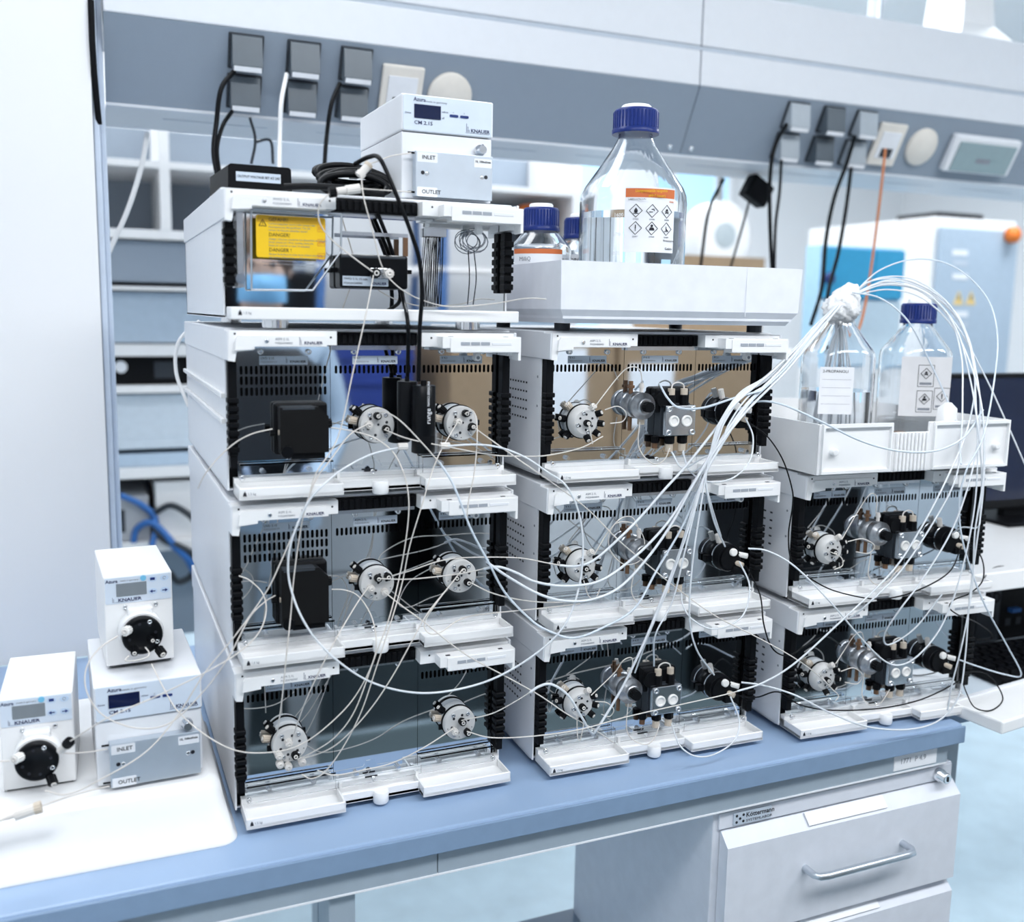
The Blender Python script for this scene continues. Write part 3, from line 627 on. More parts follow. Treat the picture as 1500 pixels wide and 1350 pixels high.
MB().box((.0135, -.022, .035), (.021, -.003, .122)).build('door_hinge_rail', STEEL, D)
hx, hz = P0(352, 408, -.03); MB().lathe([(.004, 0), (.004, .012), (.006, .012), (.006, .016)], (hx, -.018, hz), (0, -1, 0), 14).build('hinge_knob', CHROME, D)
# lamp / cell cartridge
a, c = P0(498, 371, -.030), P0(598, 424, -.030)
cart = MB().box((a[0], -.030, c[1]), (c[0], -.002, a[1]), .003).build('cell_cartridge', BLACKG, D, label='glossy black flow cell cartridge')
MB().box((a[0]+.001, -.0302, a[1]-.0055), (c[0]-.003, -.026, a[1]-.001), .0015).build('cartridge_edge', DARKG, cart)
xm = (a[0]+c[0])/2; zm = (a[1]+c[1])/2-.002
MB().box((xm-.006, -.0315, zm-.0065), (xm+.020, -.030, zm+.0065), .001).build('connector_plate', STEEL, cart)
nut(cart, (xm-.001, -.0312, zm), (0, -1, 0), .0062, .011, BLACK, 'ct'); nut(cart, (xm+.0155, -.0312, zm), (0, -1, 0), .0060, .011, PEEKL, 'ct')
p = MB().box((a[0]+.003, -.0306, c[1]+.003), (a[0]+.060, -.030, c[1]+.0145)).build('name_plate', GREYP, cart)
text('MWD 2.1L 10 mm', .0038, INK, p, (a[0]+.0045, -.0308, c[1]+.0112)); text('FGA204200005', .0036, INK, p, (a[0]+.0045, -.0308, c[1]+.006)); text('KNAUER', .0048, INKB, p, (a[0]+.039, -.0308, c[1]+.006), bold=.0001)
for x0_, x1_ in ((a[0]-.009, a[0]), (c[0], c[0]+.009)): MB().box((x0_, -.016, zm+.001), (x1_, -.012, zm+.006)).build('guide_pin', BLACK, cart)
r0, r1 = P0(501, 341, -.02), P0(595, 346, -.02)
MB().box((r0[0], -.0215, r0[1]-.0022), (r1[0]+.002, -.018, r0[1]+.0022)).build('cage_bar', STEEL, D)
MB().box((r1[0]-.004, -.0215, a[1]), (r1[0]+.002, -.018, r0[1]-.0022)).build('cage_post', BROWN, D)
fb = MB()
for k in range(14):
    x1_, z1_ = P0(626+k*1.8+random.uniform(-1, 1), 346+random.uniform(-3, 4), -.006); x2_, z2_ = P0(621+k*1.9+random.uniform(-2, 2), 449, -.006)
    fb.tube(spline([(x1_, -.006, z1_), ((x1_+x2_)/2+random.uniform(-.001, .001), -.009, (z1_+z2_)/2), (x2_, -.006, z2_)], 4), .00045, 5)
fb.build('fibre_bundle', BLACK, D, kind='stuff', label='bundle of fine black optical fibres')
MB().box((P0(622, 340, -.006)[0], -.012, P0(622, 346, -.006)[1]), (P0(652, 340, -.006)[0], -.002, P0(652, 335, -.006)[1])).build('fibre_clamp', STEEL, D)
cx_, cz_ = P0(696, 352, -.012)
for k in range(4):
    e = [(cx_+.003*math.sin(k*2)+(.013+.0015*k)*math.cos(a_), -.012-.001*k, cz_+.002*math.cos(k*3)+(.011+.001*k)*math.sin(a_)) for a_ in [2*PI*i/16 for i in range(17)]]
    MB().tube(e, .0006, 5).build('wire_loop', INKG, D)
q1, q2 = P0(694, 366, -.01), P0(693, 446, -.01)
MB().tube(spline([(q1[0], -.01, q1[1]), (q1[0]+.003, -.012, (q1[1]+q2[1])/2), (q2[0], -.01, q2[1])]), .0008, 5).build('hanging_wire', DARKG, D)

# ------------------------------------------------------------------ small meters
def cond_meter(loc_, rz, label, H=.130):
    t = thing('conductivity_meter', loc_, label, 'meter', rz); W, Dp = .1225, .185
    MB().box((0, 0, .002), (W, Dp, H*.645), .0015).build('body', WHITE, t)
    MB().box((-.0006, -.002, H*.652), (W+.001, Dp, H), .002).build('top_cover', WHITE, t)
    MB().box((.004, .01, 0), (W-.004, Dp-.01, .002)).build('base', DARKG, t)
    f = MB().prism(rrect(.0015, H*.66, W-.0015, H-.0015, .002), -.0028, -.002).build('front_membrane', PANELB, t)
    MB().prism(rrect(W*.127, H*.777, W*.415, H*.908, .0006), -.0034, -.0028).build('display', NAVY, f)
    for fx in (.56, .676): MB().prism(rrect(W*(fx-.047), H*.818, W*(fx+.047), H*.842, .001), -.0036, -.0028).build('key', BLUEBTN, f)
    text('<', .004, INKG, f, (W*.545, -.003, H*.86)); text('>', .004, INKG, f, (W*.665, -.003, H*.86))
    text('Azura', .0066, INKB, f, (W*.12, -.003, H*.951), bold=.0001); text('made in germany', .0032, INKG, f, (W*.25, -.003, H*.942), sx=1.3)
    text('CM 2.1S', .0062, INKB, f, (W*.127, -.003, H*.735), bold=.0001, sx=1.15); text('KNAUER', .0062, INKB, f, (W*.75, -.003, H*.705), bold=.00013, sx=1.08)
    text('mS/cm', .003, INKB, f, (W*.43, -.003, H*.857)); text('µS', .003, INKB, f, (W*.43, -.003, H*.80)); text('Device', .0028, INKB, f, (W*.03, -.003, H*.82))
    MB().box((W*.70, -.003, H*.69), (W*.705, -.0028, H*.77)).box((W*.715, -.003, H*.69), (W*.72, -.0028, H*.745)).box((W*.73, -.003, H*.69), (W*.735, -.0028, H*.715)).box((W*.69, -.003, H*.682), (W*.96, -.0028, H*.685)).build('emblem', INKB, f)
    k = MB().lathe([(.0062, 0), (.0072, .002), (.0072, .006), (.0055, .007), (.0055, .015), (.0048, .016)], (W*.85, 0, H*.52), (0, -1, 0), 20).build('connector', CHROME, t)
    MB().cyl((W*.85, -.006, H*.52), (.3, -.2, .9), .0015, .0085, 8).build('bayonet_pin', CHROME, k)
    g = MB().box((W*.115, -.014, H*.03), (W*.965, -.001, H*.46), .0008).build('flow_block', mat('satin_aluminium', (.60, .66, .73), .45, .7), t)
    for s, x0, z0, w_ in (('INLET', .13, .40, .22), ('OUTLET', .13, .075, .22)):
        p = MB().prism(rrect(W*x0, H*(z0-.045), W*(x0+w_), H*(z0+.045), .001), -.0143, -.014).build('text_label', PAPER, g)
        text(s, .0068, INK, p, (W*(x0+.05), -.0145, H*z0), bold=.00008)
    p = MB().prism(rrect(W*.755, H*.345, W*.955, H*.43, .001), -.0143, -.014).build('text_label', PAPER, g); text('10, 100ml/min', .0038, INK, p, (W*.765, -.0145, H*.40), bold=.00008)
    for bx, sgn in ((.19, 1), (.89, -1)):
        MB().cyl((W*bx, -.014, H*.255), (0, -1, 0), .0025, .0003, 12).build('bore', INK, g)
        MB().lathe([(.0027, 0), (.0027, .0005), (.0013, .0005)], (W*(bx+.045*sgn), -.014, H*.25), (0, -1, 0), 12).build('bore_ring', CHROME, g)
    for hz in (.44, .07): MB().cyl((W*.12, -.0085, H*hz), (-1, 0, 0), .0013, .009, 8).build('tube_sleeve', BLACK, g)
    return t
cq = ony(588, 290, 0.0)
cond_meter((.2195, .002, 1.6875), .02, 'white conductivity meter standing on the mirrored detector', H=.1285)
cond_meter((-.1612, -.002, .9725), .035, 'white conductivity meter carrying a small valve drive on its top', H=.128)
def valve_drive(loc_, rz, label, nuts):
    t = thing('valve_drive', loc_, label, 'valve drive', rz); W, H, Dp = .0805, .1165, .150
    MB().box((0, 0, .002), (W, Dp, H), .0018).build('body', WHITE2, t)
    MB().box((.004, .004, 0), (W-.004, Dp-.004, .002)).build('base', DARKG, t)
    f = MB().prism(rrect(.0015, H*.70, W-.0015, H-.002, .002), -.0008, 0).build('front_membrane', PANELB, t)
    MB().prism(rrect(W*.18, H*.775, W*.62, H*.915, .0006), -.0014, -.0008).build('display', LCD, f)
    MB().cyl((W*.575, -.0008, H*.955), (0, -1, 0), .0036, .0006, 18).build('status_lamp', LIGHTB, f)
    for i, (fx, fz) in enumerate(((.71, .935), (.885, .935), (.71, .80), (.885, .80))):
        o = MB().rings([[(W*fx+.0052*math.cos(2*PI*k/20), y, H*fz+.0036*math.sin(2*PI*k/20)) for k in range(20)] for y in (-.0008, -.0013)], smooth=False).build('key', mat('key_pale', (.55, .68, .85), .4), f)
        if i == 0: MB().box((W*fx-.0028, -.0016, H*fz-.0015), (W*fx+.0028, -.0013, H*fz+.0018)).build('key_symbol', BLUEBTN, o)
        elif i == 1: MB().tube([(W*fx+.0017*math.cos(a_*.5), -.0014, H*fz+.0017*math.sin(a_*.5)) for a_ in range(12)], .0003, 5).build('key_symbol', INKG, o)
        else:
            s = 1 if i == 3 else -1
            MB().prism([(W*fx-.003*s, H*fz-.0006), (W*fx+.0005*s, H*fz-.0006), (W*fx+.0005*s, H*fz-.0022), (W*fx+.0038*s, H*fz), (W*fx+.0005*s, H*fz+.0022), (W*fx+.0005*s, H*fz+.0006), (W*fx-.003*s, H*fz+.0006)], -.0016, -.0013).build('key_symbol', BLUEBTN, o)
    text('Azura', .0058, INKB, f, (W*.03, -.001, H*.945), bold=.0001); text('made in germany', .0026, INKG, f, (W*.24, -.001, H*.945), sx=1.2)
    text('KNAUER', .0056, INKB, f, (W*.20, -.001, H*.735), bold=.00013, sx=1.25)
    MB().box((W*.12, -.001, H*.72), (W*.125, -.0008, H*.77)).box((W*.135, -.001, H*.72), (W*.14, -.0008, H*.755)).box((W*.12, -.001, H*.715), (W*.45, -.0008, H*.717)).build('emblem', INKB, f)
    for fx in (.30, .745): MB().lathe([(.0026, 0), (.0026, .002), (.0013, .002), (.0013, .001)], (W*fx, 0, H*.655), (0, -1, 0), 14).build('screw', CHROME, t)
    cx, cz = W*.50, H*.40
    v = MB().lathe([(.0265, 0), (.0265, .018), (.0255, .0195), (.0255, .022)], (cx, 0, cz), (0, -1, 0), 40).build('valve_barrel', WHITEG, t)
    MB().box((cx-.015, -.016, cz+.02), (cx+.015, 0, H*.665), .003).build('barrel_yoke', WHITEG, v)
    MB().lathe([(.0232, .022), (.0238, .024), (.0238, .030), (.0225, .032), (.017, .032), (.016, .0305), (.0, .0305)], (cx, 0, cz), (0, -1, 0), 36, cap1=False).build('stator', BLACKG, v)
    hb = MB()
    for k in range(8): a_ = k*PI/4+.2; hb.cyl((cx+.0155*math.cos(a_), -.0319, cz+.0155*math.sin(a_)), (0, -1, 0), .0019, .0004, 10)
    hb.build('port_holes', INK, v)
    for a_ in (1.1, -.5): MB().lathe([(.0027, 0), (.0027, .002), (.0013, .002), (.0013, .001)], (cx+.019*math.cos(a_), -.031, cz+.019*math.sin(a_)), (0, -1, 0), 12).build('stator_screw', CHROME, v)
    for dx, dz, ax, m, r in nuts: nut(v, (cx+dx, -.031, cz+dz), ax, r, .011, m, 'vd')
    return t
valve_drive((-.1455, .048, 1.1035), .06, 'small white valve drive stacked on the conductivity meter', [(-.016, .010, (-.5, -1, .1), CERAM, .0058), (-.010, -.014, (-.1, -1, -.3), BLACK, .0046), (.008, -.004, (.2, -1, 0), BLACK, .004), (.018, -.019, (.3, -.8, -.4), BLACK, .0058)])
valve_drive((-.2655, .028, .9715), -.02, 'small white valve drive standing directly on the moulded white platform', [(-.016, .010, (-.7, -1, .1), CERAM, .0058), (.014, -.020, (.3, -.8, -.6), BLACK, .0058)])
# moulded platform
def rr3(x0, y0, x1, y1, r, z): return [(p[0], p[1], z) for p in rrect(x0, y0, x1, y1, r, 7)]
PXM = -.004
MB().rings([rr3(-.75, -.060, PXM, .33, .022, .9003), rr3(-.75, -.060, PXM, .33, .022, .903), rr3(-.745, -.055, PXM-.004, .325, .022, .907), rr3(-.735, -.038, PXM-.013, .315, .022, .945), rr3(-.731, -.032, PXM-.016, .311, .022, .962), rr3(-.727, -.026, PXM-.021, .306, .020, .969), rr3(-.720, -.018, PXM-.028, .30, .018, .971)]).build('moulded_platform', WHITEG, label='white moulded plastic platform with sloping sides on the blue bench', cat='platform')
# union fittings lying on the platform and beside
def union(label, a, c, seg):
    a, c = Vector(a), Vector(c); t = thing('union_fitting', tuple(a), label, 'fitting'); d = (c-a)
    q = d.to_track_quat('Z', 'Y').to_euler(); L = d.length
    for s0, s1, r, m in seg: MB().gear((0, 0, L*s0), (0, 0, 1), r, L*(s1-s0), 14, .1).build('nut' if m is not BLACK else 'black_nut', m, t).rotation_euler = q
    return t
union('pale ribbed union lying on the white platform, near the bench edge', ony(8, 1198, -.075), ony(61, 1181, -.075), [(0, .25, .0028, PEEKL), (.25, .8, .0062, PEEKL), (.8, 1, .0068, PEEK)])
union('pale union with black nut hanging beside the lower valve drive', ony(88, 1100, -.035), ony(103, 1085, -.045), [(0, .55, .0045, PEEKL), (.55, .62, .004, PEEKL), (.62, 1, .0060, BLACK)])
union('ribbed pale union leaning against the white conductivity meter up top', ony(526, 258, -.045), ony(541, 240, -.045), [(0, .3, .0058, PEEKL), (.3, .8, .0048, PEEKL), (.8, 1, .0054, PEEK)])
union('pale union with black nut lying on the ribbed strip of the detector', ony(482, 282, -.055), ony(527, 276, -.055), [(0, .22, .0062, BLACK), (.22, .55, .0046, PEEKL), (.55, 1, .0056, PEEKL)])
# adapter on the detector
t = thing('power_adapter', (.012, .035, 1.6872), 'black power adapter with a voltage label on the mirrored detector', 'power adapter', .05)
MB().prism([(0, 0), (.078, 0), (.077, .032), (.074, .034), (.004, .034), (.001, .032)], 0, .13).build('case', BLACK, t)
p = MB().box((.010, -.0006, .014), (.064, 0, .025)).build('text_label', GREYP, t); text('OUTPUT VOLTAGE SET AT 24V', .0042, INK, p, (.0115, -.0008, .0195), sx=.88, bold=.00005)
t = thing('coiled_cable', (.17, .045, 1.6872), 'coil of thick black cable lying between adapter and conductivity meter', 'cable')
for k in range(6):
    cx, cz, rx, rz_, tl = random.uniform(-.006, .006), .016+.004*k, .040+.004*random.random(), .012+.004*random.random(), random.uniform(-.2, .2)
    e = [(cx+rx*math.cos(a_), .010*k-.02+.012*math.sin(a_), cz+rz_*math.sin(a_)+tl*rx*.5*math.cos(a_)) for a_ in [2*PI*i/28 for i in range(29)]]
    MB().tube(e, .0042, 8).build('loop', CABLE, t)
MB().box((.0, -.04, .03), (.012, .03, .037), .002).build('cable_tie', DARKG, t)
MB().tube(spline([(-.095, -.035, .0075), (-.06, -.045, .009), (-.01, -.042, .009), (.03, -.03, .006)]), .0042, 8).build('lead', CABLE, t)

# hanging sensors in the module below the detector
t = thing('hanging_sensor', tuple(ony(620, 663, -.052)), 'black cylindrical sensor hanging by its cable, with lettering down its side', 'sensor')
o = Vector(t.location); H_ = ony(620, 564, -.052).z-o.z
MB().lathe([(.0125, .0), (.0150, .001), (.0150, .022), (.0148, .0225), (.0150, .023), (.0150, H_-.001), (.014, H_)], n=32).build('body', BLACKG, t)
MB().cyl((0, 0, H_), (0, 0, 1), .0036, .006, 12).build('cable_gland', BLACK, t)
for s, z_, sz in (('runge', .038, .0085), ('NANO.SENSORS', .060, .0042)):
    text(s, sz, PAPER, t, (.0015, -.0154, z_), rot=(PI/2, -PI/2, 0))
t = thing('hanging_sensor', tuple(ony(596, 643, -.034)), 'plain black sensor hanging behind the lettered one', 'sensor')
o2 = Vector(t.location); H2 = ony(596, 558, -.034).z-o2.z
MB().lathe([(.0115, .0), (.0125, .001), (.0125, H2-.001), (.012, H2)], n=28).build('body', BLACKG, t); MB().cyl((0, 0, H2), (0, 0, 1), .003, .006, 12).build('cable_gland', BLACK, t)

# ------------------------------------------------------------------ trays and bottles
a, c = ony(821, 478, -.070), ony(1168, 475, -.081); W = (c-a).length; Ht = .080
t = thing('plain_tray', (a.x, a.y, 1.5365), 'plain white plastic tray holding the big bottle, on the pump stack', 'tray', math.atan2(c.y-a.y, c.x-a.x)); TB = t
Dt = .33
MB().rings([[(.012, .012, 0), (W-.012, .012, 0), (W-.012, Dt-.01, 0), (.012, Dt-.01, 0)], [(0, 0, .018), (W, 0, .018), (W, Dt, .018), (0, Dt, .018)], [(-.002, -.002, Ht), (W+.002, -.002, Ht), (W+.002, Dt, Ht), (-.002, Dt, Ht)], [(.001, .001, Ht), (W-.001, .001, Ht), (W-.001, Dt-.003, Ht), (.001, Dt-.003, Ht)], [(.006, .006, .006), (W-.006, .006, .006), (W-.006, Dt-.006, .006), (.006, Dt-.006, .006)]], smooth=False).build('tray_shell', TRAYW, t)
MB().box((W*.755, -.0022, .012), (W*.757, -.0015, Ht)).build('seam', WHITE, t)
for fx, fy in ((.03, .06), (W-.03, .06), (.03, .28), (W-.03, .28)): part('tfoot', 'foot', lambda b: b.cyl((0, 0, -.0105), (0, 0, 1), .011, .0105, 14), DARKG, t, loc=(fx, fy, 0))
a, c = ony(1197, 684, -.098), ony(1474, 668, -.118); W2 = (c-a).length; H2t = .0745
t = thing('bottle_tray', (a.x, a.y, 1.3215), 'white bottle tray with ribbed front centre, holding two glass bottles', 'tray', math.atan2(c.y-a.y, c.x-a.x)); TC = t
D2 = .40
sb = MB().box((0, 0, 0), (W2*.375, .004, H2t), .001).box((W2*.56, 0, 0), (W2, .004, H2t), .001).box((W2*.375, 0, 0), (W2*.56, .004, H2t*.80))
sb.box((0, .004, 0), (.004, D2, H2t)).box((W2-.004, .004, 0), (W2, D2, H2t)).box((0, D2-.004, 0), (W2, D2, H2t)).box((.004, .004, 0), (W2-.004, D2-.004, .004))
sb.build('tray_shell', WHITEG, t)
for k in range(9): part('trib', 'rib', lambda b: b.box((-.0022, -.0045, .001), (.0022, 0, H2t*.80), .001), WHITEG, t, loc=(W2*.39+k*W2*.0195, 0, 0))
for x0, x1 in ((.004, W2*.36), (W2*.58, W2-.002)):
    MB().box((x0, -.005, H2t-.005), (x1, 0, H2t)).box((x0, -.005, .002), (x1, 0, .006)).box((x0, -.005, .006), (x0+.003, 0, H2t-.005)).box((x1-.003, -.005, .006), (x1, 0, H2t-.005)).build('front_rim', WHITEG, t)
for fx in (.07, .925): MB().lathe([(.0055, 0), (.0055, .007), (.004, .008)], (W2*fx, 0, H2t*.46), (0, -1, 0), 16).build('knob', WHITEG, t)
MB().box((W2*.375, .03, .004), (W2*.56, .06, H2t*.72)).build('divider', BROWN, t)
MB().rings([rr3(W2*.78-.02, .03, W2*.78+.014, .06, .008, H2t*.3), rr3(W2*.78-.016, .033, W2*.78+.01, .057, .008, H2t+.015), rr3(W2*.78-.006, .04, W2*.78+.002, .05, .004, H2t+.024)]).build('white_clip', WHITEG, t)
for fx, fy in ((.03, .06), (W2-.03, .06), (.03, .36), (W2-.03, .36)): part('tfoot2', 'foot', lambda b: b.cyl((0, 0, -.0045), (0, 0, 1), .011, .0045, 14), WHITEG, t, loc=(fx, fy, 0))

def bottle(name, base, label, R, hb, hs, hn, Rn, cap=True, sq=2.0, level=.0, n=40, rz=0):
    """glass bottle: body radius R to height hb, shoulder up to hs, neck Rn up to hn; sq>2 squares the cross-section"""
    t = thing(name, tuple(base), label, 'bottle', rz)
    def ring(r, z, k=1.0):
        e = 2/(2+(sq-2)*k); out = []
        for i in range(n):
            a_ = 2*PI*i/n+PI/n; c_, s_ = math.cos(a_), math.sin(a_)
            out.append((r*math.copysign(abs(c_)**e, c_), r*math.copysign(abs(s_)**e, s_), z))
        return out
    prof = [(R*.90, 0, 1), (R*.97, .003, 1), (R, .010, 1), (R, hb, 1), (R*.985, hb+(hs-hb)*.12, .9), (R*.93, hb+(hs-hb)*.24, .7), (Rn+(R-Rn)*.45, hb+(hs-hb)*.62, .3), (Rn+(R-Rn)*.12, hs-(hs-hb)*.08, 0), (Rn, hs+.006, 0), (Rn, hn-.006, 0), (Rn*1.12, hn-.004, 0), (Rn*1.12, hn, 0)]
    th = .0028
    inner = [(max(r-th, .004), z if i > 2 else z+.004, k) for i, (r, z, k) in enumerate(prof)]
    MB().rings([ring(*p) for p in prof]+[ring(*p) for p in reversed(inner)], True, True).build('glass_body', GLASS, t)
    if level:
        lr = [(r-.0006, z+.0006, k) for r, z, k in inner if z < level-.004]; rl = lr[-1]
        MB().rings([ring(*p) for p in lr]+[ring(rl[0], level, rl[2])]).build('liquid', LIQ, t)
    if cap:
        Rc = Rn*1.32
        c = MB().lathe([(Rc*1.04, hn-.030), (Rc*1.05, hn-.024), (Rc, hn-.023), (Rc, hn+.001), (Rc*.93, hn+.004), (0, hn+.004)], n=36, cap1=False).build('screw_cap', CAPB, t)
        MB().gear((0, 0, hn-.022), (0, 0, 1), Rc*1.015, .022, 36, .03).build('cap_knurl', CAPB, c)
        MB().lathe([(Rc*.68, hn+.0035), (Rc*.66, hn+.009), (Rc*.6, hn+.0105), (0, hn+.011)], n=28, cap1=False).build('cap_insert', WHITE2, c)
    return t
def decal(parent, R, a0, a1, z0, z1, m, name='paper_label', off=.0004, n=10):
    vs = []; fs = []
    for i in range(n+1):
        a_ = a0+(a1-a0)*i/n
        for z in (z0, z1): vs.append(((R+off)*math.cos(a_), (R+off)*math.sin(a_), z))
    for i in range(n): fs.append((2*i, 2*i+2, 2*i+3, 2*i+1))
    return MB().add(vs, fs, True).build(name, m, parent)
def onb(R, a_, off=.0008): return (R+off)*math.cos(a_), (R+off)*math.sin(a_), a_+PI/2
def btext(s, size, m, parent, R, a_, z, align='LEFT', **kw):
    x, y, r = onb(R, a_); return text(s, size, m, parent, (x, y, z), rot=(PI/2, 0, r), align=align, **kw)
def pict(parent, R, a_, z, s, kind, off=.0008):
    x, y, r = onb(R, a_, off); o = MB()
    for (p, q) in (((-s, 0), (0, s)), ((0, s), (s, 0)), ((s, 0), (0, -s)), ((0, -s), (-s, 0))): o.tube([(p[0], 0, p[1]), (q[0], 0, q[1])], s*.045, 4)
    if kind == 0: o.lathe([(.0, -.35*s), (.3*s, -.2*s), (.28*s, .1*s), (0, .5*s)], n=10).box((-.4*s, -.0004, -.46*s), (.4*s, .0004, -.38*s))
    if kind == 1: o.box((-.5*s, -.0004, -.2*s), (.1*s, .0004, -.1*s)).tube([(-.1*s, 0, .25*s), (.25*s, 0, .3*s), (.35*s, 0, 0)], s*.07, 5)
    if kind == 2: o.tube([(-.35*s, 0, -.3*s), (.35*s, 0, .0)], s*.06, 5).tube([(-.35*s, 0, 0), (.35*s, 0, -.3*s)], s*.06, 5).cyl((0, -.0004, .2*s), (0, 1, 0), s*.2, .0008, 12)
    if kind == 3: o.box((-.08*s, -.0004, -.15*s), (.08*s, .0004, .5*s)).box((-.08*s, -.0004, -.4*s), (.08*s, .0004, -.25*s))
    if kind == 4: o.cyl((0, -.0004, .38*s), (0, 1, 0), s*.2, .0008, 12).prism([(-.45*s, -.3*s), (.45*s, -.3*s), (.3*s, .12*s), (-.3*s, .12*s)], -.0004, .0004)
    if kind == 5: o.tube([(-.05*s, 0, .35*s), (-.05*s, 0, -.3*s)], s*.07, 5).tube([(-.05*s, 0, 0), (.3*s, 0, -.3*s)], s*.08, 5).box((-.4*s, -.0004, -.4*s), (.4*s, .0004, -.33*s))
    b_ = o.build('pictogram', INK, parent); b_.location = (x, y, z); b_.rotation_euler = (0, 0, r)
pb = ony(924, 392, .060); Rb = .0775
BIG = bottle('solvent_bottle', (pb.x, .060, 1.543), 'large clear glass bottle with blue cap and hazard label in the plain tray', Rb, .165, .252, .292, .0245, level=.150)
fa = math.atan2(CAMP.y-.06, CAMP.x-pb.x)     # towards the camera
ang = lambda px: fa+(px-921)/71*1.15
a0_, a1_ = ang(912), ang(972)
lab = decal(BIG, Rb, a0_, a1_, .092, .180, PAPER, off=.0005)
decal(BIG, Rb, a0_+.012, a1_-.012, .166, .178, ORANGE, 'label_header', .0007)
btext('Lösungsmittelabfälle halogenfrei', .0055, YELLOW, lab, Rb, a0_+.18, .1745, sx=.62); btext('pH>7 (sauer)', .0055, YELLOW, lab, Rb, a0_+.42, .1685, sx=.8)
btext('LABO-NTECHN', .0035, INK, lab, Rb, a0_+.06, .163); btext('KNA', .0035, REDC, lab, Rb, a1_-.13, .1615)
for i in range(6):
    aa = a0_+.20+(i % 3)*.295; zc = .148-(i//3)*.0235
    pict(lab, Rb, aa, zc, .0088, i); btext(('GHS02', 'GHS05', 'GHS06', 'GHS07', 'GHS08', 'GHS09')[i], .0028, INKG, lab, Rb, aa, zc-.0115, 'CENTER')
btext('Firmenname', .0036, INK, lab, Rb, a1_-.24, .1085); btext('Gefahr', .0046, INK, lab, Rb, a1_-.2, .0975)
decal(BIG, Rb, a1_-.26, a1_-.04, .060, .083, PALEB, 'small_label')
for i, s in enumerate(('1600', '1200', '800', '400')): btext(s, .007, PAPER, BIG, Rb, a0_-.19, .142-i*.026, name='scale_mark')
MB().tube([(*onb(Rb, a0_+.2)[:2], .076), (*onb(Rb, a0_+.45)[:2], .076), (*onb(Rb, a0_+.72)[:2], .076)], .0004, 4).build('scale_mark', PAPER, BIG)
# two reagent bottles behind in the tray
for px, lb, kind in ((791, 'smaller blue-capped glass bottle with orange-banded label, at the tray corner', 0), (849, 'smaller blue-capped glass bottle labelled propanol behind the large one', 1)):
    q = ony(px, 390, .255 if kind else .15); Rs = .047 if kind == 0 else .05
    bt = bottle('reagent_bottle', (q.x, q.y, 1.543), lb, Rs, .098 if kind == 0 else .10, .132, .157, .0205, level=.08)
    f2 = math.atan2(CAMP.y-q.y, CAMP.x-q.x)
    l2 = decal(bt, Rs, f2-.95, f2+.75, .055 if kind == 0 else .045, .092 if kind == 0 else .100, PAPER)
    if kind == 0: decal(bt, Rs, f2-.95, f2+.75, .092, .099, ORANGE, 'label_header', .0006); btext('MilliQ', .009, INKG, l2, Rs, f2-.7, .084)
    else:
        btext('2 - PROPANOL', .0105, INK, l2, Rs, f2-.75, .089, bold=.0002)
        for k in range(3): btext('Isopropylalkohol, reinst', .0046, INKG, l2, Rs, f2-.75, .074-k*.008)
# two bottles in the ribbed tray
q = ony(1219, 607, .06); Rq = .0545
B1 = bottle('tubing_bottle', (q.x, .055, 1.327), 'squared clear bottle stuffed with clear tubes, its neck wrapped in film', Rq, .158, .214, .240, .0215, cap=False, sq=3.0, level=.105, rz=-.40)
MB().box((-.046, -Rq-.0012, .07), (.008, -Rq-.0004, .145)).build('paper_label', PAPER, B1); text('2-PROPANOLI', .0065, INK, B1, (-.042, -Rq-.0014, .138)); 
for k in range(4): MB().box((-.042, -Rq-.0014, .125-k*.013), (.004, -Rq-.0012, .1254-k*.013)).build('label_rule', INKG, B1)
fm = bmesh.new(); bmesh.ops.create_icosphere(fm, subdivisions=4, radius=1)
for v in fm.verts:
    d_ = v.co.normalized(); s = 1+.10*math.sin(9*d_.x+5*d_.z)*math.sin(8*d_.y+3)+.06*math.sin(23*d_.z+11*d_.x)
    v.co = Vector((d_.x*.029*s+(.014*max(0, d_.z)**2), d_.y*.028*s, .238+d_.z*.027*s+.014*max(0, d_.z)**3))
fl = MB().add([v.co[:] for v in fm.verts], [[v.index for v in f.verts] for f in fm.faces], True); fm.free()
fl.build('film_wrap', mat('crinkled_film', (.97, .98, 1), .12, trans=.12, ior=1.2, bump=.6, bscale=70, noise=.02), B1, label='crumpled clear film over the neck')
q = ony(1331, 607, .08)
B2 = bottle('hazard_bottle', (q.x, .075, 1.327), 'squared clear bottle with blue cap and large pale hazard label', Rq, .160, .214, .245, .0215, sq=3.0, level=.05, rz=-.42)
lb = MB().box((-.044, -Rq-.0012, .06), (.040, -Rq-.0004, .160)).build('paper_label', mat('beige_paper_label', (.76, .76, .78), .5), B2)
for (lx, lz, kd) in ((-.002, .128, 2), (-.002, .085, 4), (.027, .090, 3)):
    e = MB()
    for u, v in (((-.013, -.018), (.013, -.018)), ((.013, -.018), (.013, .018)), ((.013, .018), (-.013, .018)), ((-.013, .018), (-.013, -.018))): e.tube([(lx+u[0], -Rq-.0014, lz+u[1]), (lx+v[0], -Rq-.0014, lz+v[1])], .0004, 4)
    e.build('pictogram_frame', INK, lb)
    pict(lb, Rq+.0012, -PI/2+1e-6, lz+.004, .009, kd, off=.0006); bpy.context.view_layer.update()
    po = [o_ for o_ in lb.children if o_.name.startswith('pictogram') and not o_.name.startswith('pictogram_frame')][-1]; po.location.x += lx
    MB().box((lx-.01, -Rq-.0015, lz-.015), (lx+.01, -Rq-.0012, lz-.011)).build('print_line', INKG, lb)
for k in range(5): MB().box((-.052, -Rq-.0002, .065+k*.02), (-.045, -Rq+.0002, .0658+k*.02)).build('scale_mark', PAPER, B2)

